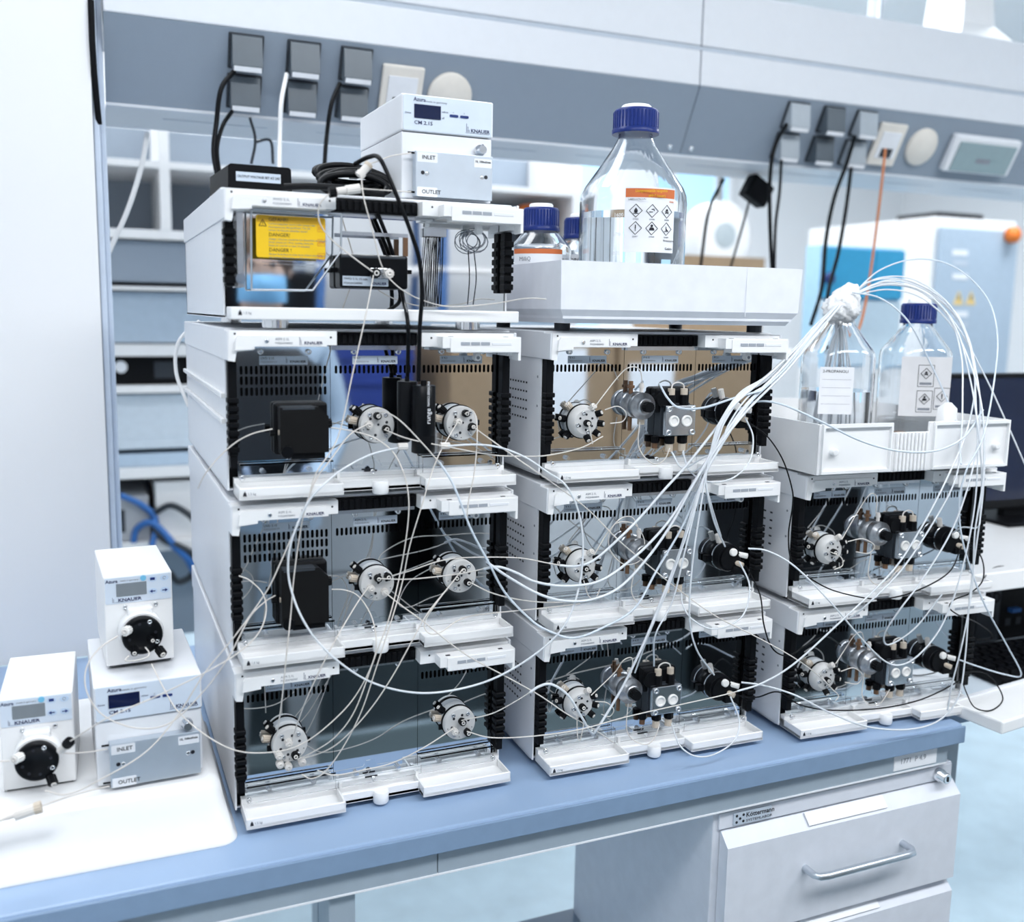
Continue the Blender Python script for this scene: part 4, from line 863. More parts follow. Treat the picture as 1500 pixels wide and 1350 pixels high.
for k in range(13):
    a_ = random.uniform(0, 2*PI); rr_ = random.uniform(.008, .038); bx_, by_ = rr_*math.cos(a_)*.9, rr_*math.sin(a_)*.9
    M_ = Matrix.Translation(B1.location) @ Matrix.Rotation(-.40, 4, 'Z')
    pts = [M_ @ Vector(p) for p in ((random.uniform(-.012, .012), random.uniform(-.012, .012), .225), (bx_*.35, by_*.35, .19), (bx_*.8, by_*.8, .13), (bx_, by_, .07), (bx_*1.02, by_*1.02, .012))]
    tubething('suction_hose', pts, .0014, WTUBE, 'milky hose dipping inside the squared bottle with wrapped neck', 'tube', group='hoses inside the wrapped bottle', world=True)

# ------------------------------------------------------------------ capillaries, hoses, cables: (name, material, radius, label, points)
IV, PT, MK, BK = (IVORY, .00085), (PTFE, .0016), (WTUBE, .0018), (CABLE, .0011)
def T(kind, label, *pts, group=None, name=None, r=None, end=None):
    m, rr = kind
    nm = name or {id(IVORY): 'capillary_tube', id(PTFE): 'solvent_hose', id(WTUBE): 'solvent_hose', id(CABLE): 'thin_cable'}[id(m)]
    return tubething(nm, pts, r or rr, m, label, 'cable' if m is CABLE else 'tube', group=group)
T(IV, 'ivory capillary from the black cell cartridge down to the lower valve drive', (547, 403, -.046), (536, 460, -.062), (517, 545, -.07), (495, 640, -.075), (463, 693, -.082), (450, 735, -.082), (430, 780, -.075), (400, 848, -.075), (383, 877, -.07), (345, 930, -.07), (300, 985, -.06), (262, 1045, -.055), (215, 1100, -.065), (150, 1140, -.068), (100, 1163, -.06), (66, 1158, -.045))
T(IV, 'ivory capillary leaving the pale union, joining the black cell cartridge', (565, 402, -.046), (556, 380, -.055), (545, 335, -.06), (533, 290, -.06), (529, 258, -.055))
T(IV, 'ivory capillary dipping from the cell cartridge towards the plain tray', (567, 405, -.046), (590, 425, -.05), (620, 440, -.05), (660, 449, -.05), (720, 445, -.055), (770, 437, -.08), (800, 438, -.085))
T(IV, 'ivory capillary from black union nut bending down to the cell cartridge', (482, 284, -.06), (468, 300, -.055), (468, 325, -.05), (485, 350, -.045), (515, 375, -.045), (546, 398, -.046))
T(IV, 'ivory capillary from inlet sleeve of the upper conductivity meter to the leaning union', (602, 224, -.012), (575, 228, -.025), (553, 236, -.038), (541, 240, -.045))
T(IV, 'ivory capillary from outlet sleeve of the upper conductivity meter to the lying union', (602, 281, -.015), (570, 279, -.035), (540, 277, -.05), (527, 276, -.055))
T(IV, 'ivory capillary from left valve of the sensor module down to the bench-level valve', (540, 620, -.036), (512, 637, -.05), (485, 672, -.065), (463, 702, -.08), (447, 745, -.078), (438, 790, -.07), (430, 850, -.065), (426, 900, -.075), (419, 965, -.08), (413, 1025, -.065), (405, 1080, -.04))
T(IV, 'ivory capillary arching out of the side of the sensor module cell box', (399, 628, -.028), (370, 635, -.03), (345, 648, -.03), (320, 670, -.025), (300, 695, -.018), (290, 715, .0))
T(IV, 'ivory capillary from union beside the lower valve drive, arching into the module with cell box', (103, 1085, -.048), (160, 1050, -.07), (228, 1020, -.07), (300, 985, -.08), (350, 955, -.08), (380, 925, -.07), (390, 893, -.055), (384, 868, -.04), (366, 850, -.03), (350, 843, -.025))
T(IV, 'ivory capillary looping from the upper valve drive to the lower cell box', (173, 931, .005), (145, 950, -.01), (126, 980, -.02), (128, 1015, -.03), (152, 1048, -.035), (200, 1066, -.045), (250, 1058, -.055), (300, 1010, -.065), (335, 962, -.075), (365, 905, -.07), (387, 882, -.05), (403, 872, -.03))
T(IV, 'ivory capillary sagging from upper valve drive, past the bench-level valve, to a cell box', (222, 972, .0), (240, 1008, -.02), (262, 1043, -.035), (305, 1079, -.06), (350, 1100, -.07), (402, 1101, -.07), (443, 1089, -.07), (485, 1058, -.075), (520, 1020, -.075), (546, 970, -.078), (551, 935, -.075), (543, 900, -.06), (525, 873, -.045), (505, 864, -.035), (486, 863, -.028))
T(IV, 'tiny ivory loop under the upper valve drive', (189, 960, .0), (184, 967, -.005), (200, 967, -.01), (216, 962, -.01), (218, 955, -.005), (213, 948, .0))
T(IV, 'ivory capillary from inlet sleeve of lower conductivity meter to the hanging union', (157, 1097, -.012), (130, 1101, -.02), (105, 1103, -.03), (90, 1102, -.035))
T(IV, 'ivory capillary from outlet sleeve of lower conductivity meter to lying union', (160, 1151, -.014), (130, 1158, -.03), (95, 1168, -.055), (62, 1180, -.075))
T(IV, 'ivory tail end of the union lying on the platform', (8, 1198, -.075), (-5, 1203, -.076), (-40, 1212, -.078), r=.0016)
T(IV, 'ivory capillary entering the pale nut of the lower valve drive', (-40, 1115, -.0), (-10, 1115, -.01), (14, 1114, -.012))
T(IV, 'ivory capillary from pale port of the four-nut valve down to the bench-level valve', (540, 859, -.036), (520, 888, -.06), (487, 945, -.085), (455, 1010, -.08), (437, 1055, -.055), (428, 1084, -.036))
T(IV, 'ivory capillary bowing from the sensor module cell box down to the bench-level valve', (485, 626, -.03), (520, 632, -.045), (550, 642, -.05), (574, 660, -.06), (588, 684, -.07), (596, 710, -.075), (599, 740, -.08), (596, 780, -.075), (586, 840, -.07), (570, 905, -.085), (548, 965, -.088), (520, 1040, -.08), (490, 1080, -.07), (455, 1103, -.055), (436, 1112, -.038))
T(IV, 'ivory capillary from pale port of the sensor module right valve to the bench-level valve nuts', (670, 618, -.036), (640, 672, -.07), (618, 740, -.085), (600, 800, -.08), (590, 850, -.075), (576, 900, -.085), (551, 978, -.088), (530, 1040, -.08), (505, 1090, -.07), (478, 1128, -.06), (457, 1140, -.055), (442, 1134, -.04))
T(IV, 'ivory capillary crossing from sensor module valve to the selector valve under the plain tray', (563, 629, -.036), (600, 643, -.06), (660, 655, -.066), (720, 666, -.06), (760, 668, -.055), (800, 667, -.06), (850, 656, -.055), (883, 639, -.045))
T(IV, 'ivory capillary rising from top port of sensor module left valve into a wider hose', (553, 611, -.036), (562, 603, -.05), (585, 615, -.075), (615, 645, -.08), (646, 680, -.08))
T(PT, 'clear hose hanging from sensor module valve past two modules to the pump stack', (644, 677, -.08), (665, 712, -.085), (690, 775, -.085), (715, 822, -.085), (740, 868, -.08), (775, 905, -.09), (800, 922, -.1), (840, 934, -.105), (885, 918, -.105), (930, 890, -.105), (962, 835, -.1), (1000, 770, -.1), (1030, 700, -.1), (1060, 640, -.105), (1100, 588, -.1), (1150, 540, -.08), (1190, 490, -.03), (1226, 447, .02))
T(IV, 'ivory capillary dropping from top port of sensor module right valve onto the next header', (681, 606, -.036), (694, 603, -.045), (699, 635, -.06), (695, 690, -.07), (686, 735, -.072), (684, 762, -.07))
T(IV, 'long straight ivory capillary crossing the pump stack to the module beside the keyboard', (693, 625, -.036), (722, 646, -.065), (767, 678, -.09), (805, 704, -.09), (860, 745, -.095), (905, 790, -.1), (950, 828, -.1), (1000, 868, -.1), (1050, 903, -.105), (1107, 932, -.11), (1163, 963, -.12), (1200, 990, -.11), (1222, 1012, -.085))
T((WTUBE, .0014), 'milky hose making a big circle around the lower wall-side stack', (590, 654, -.062), (545, 665, -.06), (505, 685, -.065), (478, 706, -.085), (455, 730, -.085), (438, 762, -.08), (425, 800, -.075), (422, 835, -.072), (427, 865, -.072), (440, 900, -.08), (462, 935, -.085), (495, 968, -.088), (540, 997, -.085), (590, 1012, -.085), (640, 1014, -.085), (700, 1002, -.085), (750, 980, -.09), (800, 945, -.1), (830, 910, -.105), (848, 860, -.1), (854, 800, -.098), (847, 748, -.1), (828, 710, -.1), (800, 690, -.095), (770, 670, -.09), (735, 656, -.075), (700, 651, -.07), (655, 653, -.065))
MB().gear(ony(583, 654, -.062), (1, 0, 0), .0045, .012, 10).build('hose_coupling', PEEKL, label='pale hose coupling left of the lettered black sensor', cat='fitting', group='couplings beside the sensor')
MB().gear(ony(645, 653, -.062), (1, 0, 0), .0045, .012, 10).build('hose_coupling', PEEKL, label='pale hose coupling between lettered black sensor and right valve', cat='fitting', group='couplings beside the sensor')
T(IV, 'ivory capillary sweeping from four-nut valve over the next valve to a milky hose', (574, 843, -.036), (600, 836, -.055), (650, 820, -.065), (700, 816, -.065), (760, 817, -.075), (800, 824, -.085), (826, 829, -.085))
T(MK, 'milky hose rising across the middle pump to the wrapped bottle neck, upper of the sweep', (820, 828, -.085), (845, 829, -.09), (870, 820, -.095), (905, 790, -.1), (940, 755, -.1), (975, 715, -.105), (1005, 682, -.105), (1045, 632, -.105), (1078, 590, -.105), (1130, 545, -.085), (1182, 495, -.03), (1224, 450, .02))
T(IV, 'ivory capillary from second black nut of the four-nut valve to a milky hose', (553, 847, -.036), (600, 848, -.055), (660, 842, -.065), (690, 837, -.07), (712, 832, -.075))
T(MK, 'milky hose sagging below the middle selector valve, middle of the sweep', (708, 833, -.075), (730, 830, -.08), (755, 838, -.085), (785, 852, -.095), (830, 858, -.1), (880, 850, -.105), (930, 815, -.105), (970, 775, -.105), (1000, 733, -.105), (1032, 680, -.105), (1062, 635, -.108), (1095, 590, -.1), (1145, 540, -.08), (1188, 490, -.03), (1228, 446, .02))
T(MK, 'milky hose sagging lowest beneath the middle selector valve', (712, 822, -.08), (745, 845, -.088), (790, 870, -.1), (830, 880, -.105), (870, 877, -.108), (910, 858, -.108), (950, 815, -.108), (985, 765, -.108), (1012, 715, -.11), (1040, 670, -.11), (1070, 630, -.11), (1100, 595, -.1), (1150, 545, -.08), (1192, 495, -.03), (1230, 448, .02))
T(IV, 'ivory capillary falling from pale port of the four-nut valve to the lowest pump', (562, 866, -.036), (590, 888, -.06), (620, 910, -.075), (680, 957, -.085), (740, 990, -.085), (790, 1018, -.09), (830, 1045, -.095), (870, 1068, -.08), (898, 1087, -.065))
T(IV, 'ivory capillary from the three-nut valve down to the black nut of the bench-level valve', (678, 833, -.036), (655, 862, -.06), (625, 900, -.085), (600, 945, -.09), (575, 990, -.09), (545, 1035, -.085), (510, 1075, -.075), (480, 1098, -.06), (437, 1113, -.038))
T(IV, 'ivory capillary dipping from three-nut valve onto the drip tray and away to the pump stack', (668, 846, -.036), (640, 882, -.055), (622, 912, -.055), (628, 927, -.06), (645, 926, -.06), (668, 910, -.055), (690, 902, -.055), (730, 897, -.075), (790, 891, -.085), (850, 884, -.07))
T(IV, 'ivory capillary from lowest nut of the three-nut valve to the middle pump tray', (689, 853, -.036), (720, 868, -.055), (760, 878, -.07), (800, 882, -.075), (840, 881, -.07))
T(IV, 'ivory capillary from bench-level right valve to a milky elbow hose', (676, 1055, -.036), (720, 1045, -.06), (755, 1027, -.08), (780, 1011, -.09))
T(MK, 'milky hose kinked in a V before the lowest selector valve', (776, 1014, -.09), (790, 1005, -.092), (808, 1002, -.095), (832, 1018, -.098), (852, 1050, -.095), (867, 1073, -.085), (878, 1062, -.09), (915, 1000, -.095), (948, 930, -.105), (968, 880, -.105), (995, 810, -.105), (1015, 745, -.108), (1035, 690, -.11), (1064, 640, -.11), (1098, 590, -.1), (1148, 542, -.08), (1190, 494, -.03), (1232, 447, .02))
T(IV, 'ivory capillary lying along the bench-level tray under the right valve', (664, 1067, -.036), (620, 1095, -.045), (575, 1117, -.04), (530, 1128, -.035), (490, 1135, -.035), (465, 1128, -.04))
T(IV, 'long ivory capillary from bench-level right valve across the lowest pump', (684, 1071, -.036), (720, 1080, -.06), (780, 1078, -.08), (850, 1068, -.09), (916, 1050, -.095), (1000, 1031, -.1), (1050, 1020, -.11), (1085, 1011, -.115))
T((WTUBE, .0014), 'clear hose rising from the lowest pump past the keyboard-side stack to the wrapped bottle', (1080, 1012, -.115), (1117, 1000, -.12), (1163, 972, -.13), (1224, 917, -.14), (1304, 840, -.145), (1345, 780, -.15), (1385, 705, -.15), (1418, 625, -.13), (1428, 545, -.06), (1405, 470, .0), (1350, 425, .03), (1290, 415, .04), (1248, 435, .05))
TG = [[(1030, 690, -.108), (1003, 745, -.08), (1000, 768, -.05)], [(1020, 700, -.108), (992, 745, -.08), (985, 766, -.05)], [(1032, 690, -.108), (1042, 740, -.1), (1056, 785, -.06)], [(1034, 700, -.11), (1045, 760, -.1), (1062, 800, -.06)], [(1035, 675, -.1), (1012, 690, -.08), (1000, 662, -.05)], [(1030, 670, -.1), (1000, 685, -.08), (984, 662, -.05)], [(1028, 710, -.11), (1005, 800, -.11), (985, 880, -.1), (960, 930, -.095), (958, 975, -.06)], [(1030, 720, -.11), (1015, 820, -.11), (1010, 900, -.105), (1020, 950, -.09), (1046, 988, -.06)], [(1026, 715, -.11), (1000, 800, -.11), (975, 870, -.105), (950, 930, -.1), (930, 985, -.06)]]
# the bundle of hoses between wrapped bottle and pump stack
for i in range(9):
    o = random.uniform(-5, 5); q = random.uniform(-4, 4)
    tubething('bundle_hose', [(1230+o*.4, 445, .03), (1200+o, 478+q, .0), (1168+o, 513+q, -.045), (1125+o, 555+q, -.085), (1090+o*1.4, 578+q, -.10), (1062+o*1.2, 618+q*1.5, -.108), (1050+o*1.2, 650+q*2, -.11), *TG[i]], .0013, WTUBE, 'one of a tight bundle of milky hoses slung from the wrapped bottle to the pumps', 'tube', group='hose bundle at the pump stack')
# hoses over the ribbed tray side
R_ = [[(1246, 432, .055), (1275, 412, .045), (1320, 409, .03), (1370, 430, .0), (1408, 470, -.04), (1425, 530, -.09), (1430, 600, -.13), (1432, 680, -.15), (1425, 760, -.15), (1405, 850, -.15), (1380, 915, -.145), (1350, 955, -.14), (1322, 973, -.13), (1296, 968, -.125), (1262, 935, -.13), (1215, 880, -.14), (1165, 830, -.12), (1125, 807, -.1), (1096, 803, -.085)],
      [(1250, 430, .055), (1285, 408, .045), (1335, 408, .02), (1385, 440, -.02), (1415, 490, -.06), (1432, 560, -.11), (1442, 640, -.14), (1440, 720, -.15), (1430, 800, -.15), (1420, 880, -.15), (1414, 960, -.15), (1404, 1020, -.15), (1375, 1055, -.14), (1330, 1068, -.13), (1270, 1064, -.135), (1215, 1043, -.14), (1165, 1018, -.13), (1120, 1004, -.11), (1086, 999, -.09)],
      [(1247, 435, .05), (1290, 418, .04), (1345, 425, .01), (1390, 465, -.03), (1408, 520, -.08), (1410, 580, -.12), (1408, 640, -.14), (1400, 700, -.15), (1370, 760, -.145), (1320, 835, -.14), (1270, 885, -.135), (1245, 905, -.12)],
      [(1248, 431, .055), (1300, 412, .035), (1360, 432, .0), (1400, 480, -.05), (1420, 550, -.1), (1432, 620, -.14), (1438, 690, -.15), (1436, 750, -.15), (1432, 772, -.15), (1410, 772, -.12), (1396, 780, -.09)],
      [(1252, 428, .055), (1290, 395, .05), (1345, 379, .03), (1400, 392, .0), (1445, 435, -.04), (1461, 490, -.08), (1456, 560, -.12), (1440, 640, -.15), (1415, 690, -.155), (1405, 740, -.15), (1412, 800, -.15), (1440, 880, -.15), (1475, 945, -.14), (1496, 988, -.13), (1470, 987, -.11), (1430, 975, -.1), (1405, 966, -.09)],
      [(1246, 434, .05), (1300, 424, .03), (1350, 436, .0), (1395, 478, -.04), (1424, 540, -.1), (1440, 610, -.14), (1440, 700, -.155), (1428, 780, -.155), (1424, 860, -.15), (1410, 940, -.15), (1395, 1000, -.14), (1388, 1040, -.135)],
      [(1250, 432, .05), (1300, 416, .03), (1355, 428, .0), (1400, 475, -.045), (1440, 545, -.08), (1475, 620, -.1), (1510, 700, -.11)],
      [(1252, 430, .05), (1305, 410, .035), (1365, 430, .0), (1412, 480, -.04), (1430, 545, -.09), (1436, 610, -.13), (1424, 690, -.15), (1395, 775, -.15), (1350, 850, -.145), (1320, 890, -.14), (1296, 928, -.12), (1302, 944, -.105), (1340, 920, -.12), (1380, 870, -.14)]]
RL = ['clear hose from wrapped bottle looping down to the middle inlet valve', 'clear hose making the widest loop down to the lowest inlet valve', 'clear hose crossing the ribbed tray then the upper pump face', 'clear hose ending at the inlet valve under the ribbed tray', 'clear hose arching highest over the blue cap, then past the keyboard', 'clear hose hanging to the lower drip tray beside the keyboard', 'clear hose running off past the black monitor', 'clear hose folded back above the lower pump beside the keyboard']
for p, l in zip(R_, RL): tubething('solvent_hose', p, .00135, PTFE if 'highest' in l else WTUBE, l, 'tube')
T((PTFE, .0015), 'clear hose leaving the neck film low and drooping behind the ribbed tray', (1248, 428, .03), (1290, 437, .01), (1330, 470, -.02), (1362, 530, -.03), (1385, 580, -.05), (1402, 625, -.09), (1408, 680, -.14))
T(PT, 'clear hose draped across the front of the ribbed bottle tray', (1082, 600, -.06), (1108, 588, -.075), (1145, 592, -.1), (1200, 616, -.13), (1260, 645, -.135), (1315, 660, -.14), (1370, 660, -.145), (1412, 640, -.14), (1440, 600, -.13))
T(PT, 'clear hose from top pump fitting bowing along its steel face', (966, 562, -.035), (978, 583, -.06), (995, 597, -.075), (1030, 597, -.09), (1075, 583, -.1), (1115, 572, -.1))
for lb, pts in (('clear hose looping below the top pump from its inlet valve', [(1092, 612, -.06), (1103, 640, -.075), (1098, 675, -.09), (1075, 699, -.095), (1045, 706, -.095), (1020, 698, -.085), (1005, 680, -.06), (1001, 660, -.04)]), ('clear hose looping below the middle pump from its inlet valve', [(1083, 822, -.06), (1098, 858, -.075), (1090, 898, -.09), (1065, 917, -.095), (1038, 920, -.095), (1012, 905, -.085), (1000, 885, -.06), (998, 868, -.04)]), ('clear hose looping onto the bench below the lowest pump', [(1070, 1020, -.06), (1083, 1055, -.075), (1075, 1085, -.095), (1045, 1105, -.1), (1018, 1107, -.1), (997, 1093, -.09), (987, 1070, -.06), (984, 1060, -.04)])):
    tubething('loop_hose', pts, .0012, WTUBE, lb, 'tube')
S_ = {'top': [(937, 618), (935, 650), (944, 669), (960, 680), (974, 672), (981, 656)], 'middle': [(930, 832), (925, 866), (938, 886), (955, 889), (968, 882), (975, 868)], 'lowest': [(920, 1030), (918, 1068), (930, 1085), (948, 1090), (960, 1078), (966, 1060)], 'tray-side upper': [(1276, 810), (1272, 842), (1284, 856), (1300, 851), (1310, 840), (1318, 832)], 'keyboard-side lower': [(1266, 985), (1263, 1018), (1274, 1032), (1289, 1030), (1298, 1018), (1303, 1010)]}
Y_ = {'top': -.05, 'middle': -.05, 'lowest': -.05, 'tray-side upper': -.08, 'keyboard-side lower': -.08}
for k, p in S_.items(): tubething('link_capillary', [(x, y, Y_[k]+.006*math.cos(i)) for i, (x, y) in enumerate(p)], .0008, IVORY, 'ivory capillary curling from mixing chamber to the %s pump block' % k, 'tube')
V_ = {'top': [(868, 600), (905, 552), (922, 538), (937, 541), (941, 562)], 'middle': [(870, 813), (890, 780), (906, 765), (930, 768), (944, 792), (938, 820), (914, 826), (894, 806), (893, 780), (908, 760), (925, 757), (934, 770)], 'lowest': [(866, 1018), (900, 985), (913, 967), (926, 964), (925, 985)], 'tray-side upper': [(1233, 790), (1256, 750), (1274, 724), (1284, 728), (1283, 752)], 'keyboard-side lower': [(1224, 972), (1238, 950), (1252, 930), (1262, 926), (1266, 940)]}
for k, p in V_.items(): tubething('arch_capillary', [(x, y, Y_[k]+.004*math.sin(i*2)) for i, (x, y) in enumerate(p)], .0008, IVORY, 'ivory capillary arching from selector valve to the %s mixing chamber' % k, 'tube')
L_ = {'top': [(886, 600), (905, 595), (917, 605), (912, 617), (894, 620)], 'lowest': [(872, 1027), (889, 1029), (899, 1039), (893, 1049), (881, 1046)], 'tray-side upper': [(1242, 793), (1264, 789), (1281, 799), (1272, 810), (1254, 808)], 'keyboard-side lower': [(1232, 983), (1250, 978), (1263, 988), (1256, 1001), (1238, 999)]}
for k, p in L_.items(): tubething('loop_capillary', [(x, y, Y_[k]-.008+.003*math.cos(i*2)) for i, (x, y) in enumerate(p)], .0008, IVORY, 'small ivory loop joining two nuts of the %s selector valve' % k, 'tube')
for k, p in {'top': [(862, 618), (866, 640), (868, 650)], 'lowest': [(845, 1048), (846, 1078), (850, 1083), (855, 1060)], 'tray-side upper': [(1216, 808), (1232, 816), (1234, 828), (1222, 834)], 'keyboard-side lower': [(1200, 986), (1215, 1005), (1228, 1018), (1224, 1026)], 'middle': [(855, 850), (862, 872), (872, 876), (879, 862)]}.items():
    tubething('stub_capillary', [(x, y, Y_[k]-.01) for x, y in p], .0008, IVORY, 'short bent ivory capillary at the %s selector valve centre' % k, 'tube')
# black cables
T((CABLE, .0028), 'thick black cable from coil over the detector to the lettered hanging sensor', (520, 240, .02), (540, 230, -.01), (556, 232, -.05), (575, 272, -.066), (600, 335, -.068), (614, 380, -.067), (618, 430, -.064), (615, 480, -.062), (613, 558, -.052), name='sensor_cable')
T((CABLE, .0026), 'black cable passing behind the cartridge to the plain hanging sensor', (553, 312, -.012), (568, 350, -.01), (582, 395, -.0065), (591, 440, -.008), (596, 462, -.055), (598, 490, -.06), (597, 552, -.034), name='sensor_cable')
T(BK, 'thin black cable dropping from top inlet valve along the upper tray-side module', (1092, 616, -.05), (1122, 637, -.065), (1146, 672, -.075), (1160, 715, -.085), (1161, 740, -.085), (1155, 785, -.085), (1162, 825, -.1), (1200, 855, -.12), (1240, 870, -.125), (1290, 877, -.13), (1340, 866, -.135), (1390, 838, -.12), (1408, 800, -.09))
T(BK, 'thin black cable from middle inlet valve across to the keyboard-side module', (1092, 828, -.05), (1113, 870, -.07), (1119, 915, -.09), (1132, 950, -.095), (1155, 960, -.1), (1182, 944, -.1), (1210, 932, -.09), (1232, 945, -.08))
T(BK, 'thin black cable from lowest inlet valve along the keyboard-side drip tray', (1078, 1018, -.05), (1108, 1021, -.075), (1140, 1013, -.09), (1172, 1032, -.1), (1220, 1040, -.105), (1290, 1037, -.115), (1350, 1024, -.12), (1400, 1000, -.11), (1408, 992, -.1))
T(BK, 'thin black cable curling round the module header beside the keyboard', (1412, 790, -.1), (1437, 815, -.1), (1440, 848, -.125), (1422, 868, -.14), (1398, 878, -.14), (1391, 890, -.14), (1405, 901, -.135), (1428, 910, -.11), (1450, 925, -.05), (1452, 934, -.02), (1430, 937, -.02))
T(BK, 'thin black cable lying in a loop on the white slab', (1408, 990, -.105), (1425, 983, -.11), (1450, 990, -.11), (1469, 1022, -.125), (1452, 1040, -.135), (1428, 1036, -.135), (1416, 1015, -.12), (1408, 992, -.105))
T(BK, 'thin black cable trailing across the white riser', (1440, 850, .0), (1450, 835, .04), (1470, 829, .05), (1500, 838, .05), (1540, 850, .05))
# mains and data cables from the overhead panel
OC = [('black mains cable from first upper socket falling behind the detector', CABLE, .0045, [(343, 104, .71), (324, 130, .69), (317, 180, .69), (313, 225, .68), (322, 275, .66)]),
      ('black mains cable from first lower socket falling behind the detector', CABLE, .0040, [(340, 163, .73), (326, 185, .70), (318, 222, .69), (326, 275, .66)]),
      ('white mains cable from second upper socket', WHITE2, .0045, [(420, 108, .71), (412, 150, .69), (410, 200, .69), (409, 250, .67)]),
      ('black mains cable from third upper socket', CABLE, .0045, [(498, 122, .71), (485, 155, .69), (478, 205, .69), (475, 250, .67)]),
      ('thin grey twin cable below the second socket column', DARKG, .003, [(366, 172, .75), (374, 205, .76), (368, 240, .76)]),
      ('thin grey cable hooked below the second socket column', DARKG, .003, [(374, 208, .76), (396, 206, .76), (400, 240, .76)]),
      ('slack white cable hanging beside the white end panel', WHITE2, .0055, [(216, 194, .86), (208, 240, .86), (188, 305, .86), (158, 372, .86)]),
      ('pale tube arcing at the side of the stacked modules', WHITE2, .003, [(292, 470, .50), (262, 500, .52), (258, 545, .52), (276, 595, .50)]),
      ('black mains cable from first socket of the far group', CABLE, .0050, [(1152, 182, .71), (1135, 215, .69), (1128, 260, .69), (1128, 330, .69), (1131, 400, .69)]),
      ('slim black mains cable beside the first of the far group', CABLE, .0035, [(1145, 222, .74), (1142, 280, .70), (1136, 330, .70), (1134, 400, .69)]),
      ('black mains cable leaning from third far socket towards the pump stack', CABLE, .0050, [(1252, 200, .71), (1240, 240, .69), (1222, 290, .69), (1210, 350, .69), (1204, 420, .66), (1188, 475, .6)]),
      ('black mains cable hanging straight from third far lower socket', CABLE, .0045, [(1248, 235, .74), (1240, 300, .70), (1228, 370, .70), (1213, 430, .69), (1205, 520, .6)]),
      ('dark cable slanting behind the big bottle shoulder', CABLE, .004, [(1060, 262, .9), (1038, 310, .9), (1026, 392, .9)]),
      ('dark cable slanting from the hanging power brick', CABLE, .003, [(1100, 285, .92), (1088, 330, .92), (1070, 392, .92)]),
      ('orange patch cable from cream data outlet down to the wrapped bottle', ORCAB, .0032, [(1297, 218, .70), (1292, 265, .69), (1283, 340, .69), (1272, 420, .66), (1262, 470, .62), (1253, 492, .6)])]
for l, m, r, p in OC: tubething('mains_cable' if m is not ORCAB else 'patch_cable', p, r, m, l, 'cable')
q = ony(1108, 280, .91)
MB().box((-.035, -.02, -.03), (.035, .02, .03), .006).build('power_brick', BLACK, label='black power brick dangling below the overhead panel', cat='power adapter'); bk = bpy.data.objects['power_brick']; bk.location = q; bk.rotation_euler = (0, .5, 0)

# ------------------------------------------------------------------ workplace beside the stacks
t = thing('side_desk', (0, 0, 0), 'grey-white desk with monitor riser beyond the end of the blue bench', 'desk')
MB().box((1.145, -.06, .868), (2.6, .69, .90), .003).build('desk_top', mat('desk_grey', (.62, .70, .78), .35), t)
MB().box((1.145, -.064, .87), (2.6, -.06, .898)).build('edge_band', BENCHE, t)
for lx in (1.2, 2.5):
    for ly in (-.02, .62): part('dleg', 'leg', lambda b: b.box((-.02, -.02, 0), (.02, .02, .868)), FRAMEG, t, loc=(lx, ly, 0))
t = thing('monitor_riser', (0, 0, 0), 'white shelf riser carrying the black monitor on the side desk', 'riser')
MB().box((1.26, .02, 1.062), (2.5, .60, 1.098), .003).build('board', WHITEG, t)
for lx in (1.28, 2.4): MB().box((lx, .10, .90), (lx+.03, .58, 1.062)).build('side', WHITEG, t)
t = thing('monitor', (1.80, .34, 1.098), 'black flat monitor on the white riser', 'monitor', -.06)
MB().box((-.31, 0, .028), (.31, .035, .335), .004).build('casing', BLACKG, t)
MB().box((-.295, -.001, .05), (.295, 0, .325)).build('screen', mat('dark_screen', (.006, .012, .04), .12), t)
MB().box((-.04, .01, .0), (.04, .03, .05)).build('neck', BLACK, t); MB().box((-.1, -.06, .0), (.1, .12, .008), .003).build('stand', BLACK, t)
t = thing('marker_pen', tuple(ony(1376, 772, .14)), 'orange and white stub lying on the white riser', 'pen'); t.location.z = 1.107
MB().cyl((0, 0, 0), (1, .1, 0), .008, .035, 12).build('barrel', REDC, t); MB().cyl((.035, .0035, 0), (1, .1, 0), .008, .025, 12).build('cap', WHITE2, t)
t = thing('desktop_computer', (1.47, .16, .9005), 'black desktop computer lying under the white riser', 'computer')
MB().box((0, 0, 0), (.60, .40, .15), .004).build('case', BLACK, t)
f = MB().box((-.001, -.006, .004), (.06, 0, .146)).build('grey_panel', DARKG, t); text('hp', .05, BLACK, f, (.008, -.008, .10))
MB().box((.09, -.012, .06), (.115, 0, .068)).build('usb_stick', BLUECAB, t)
for k in range(2): MB().box((.085+k*.03, -.001, .03), (.10+k*.03, 0, .045)).build('usb_port', DARKG, t)
kb = onz(1432, 950, .915)
t = thing('keyboard', (1.325, -.030, .9005), 'black keyboard on the side desk in front of the computer', 'keyboard', -.02)
MB().box((0, 0, .001), (.45, .16, .016), .003).build('tray', BLACK, t)
for r in range(5):
    for c in range(18): part('key', 'key', lambda b: b.rings([[(0, 0, .016), (.019, 0, .016), (.019, .019, .016), (0, .019, .016)], [(.002, .002, .025), (.017, .002, .025), (.017, .017, .025), (.002, .017, .025)]], smooth=False), BLACKG, t, loc=(.012+c*.0235, .012+r*.027, 0))
t = thing('white_slab', (1.165, -.172, .9005), 'thick white plastic slab at the corner of the blue bench', 'slab', .12)
MB().box((-.01, 0, .0005), (.40, .10, .022), .003).build('slab_body', WHITEG, t); MB().box((.0, .088, .022), (.39, .095, .024)).build('slab_ridge', WHITE, t)

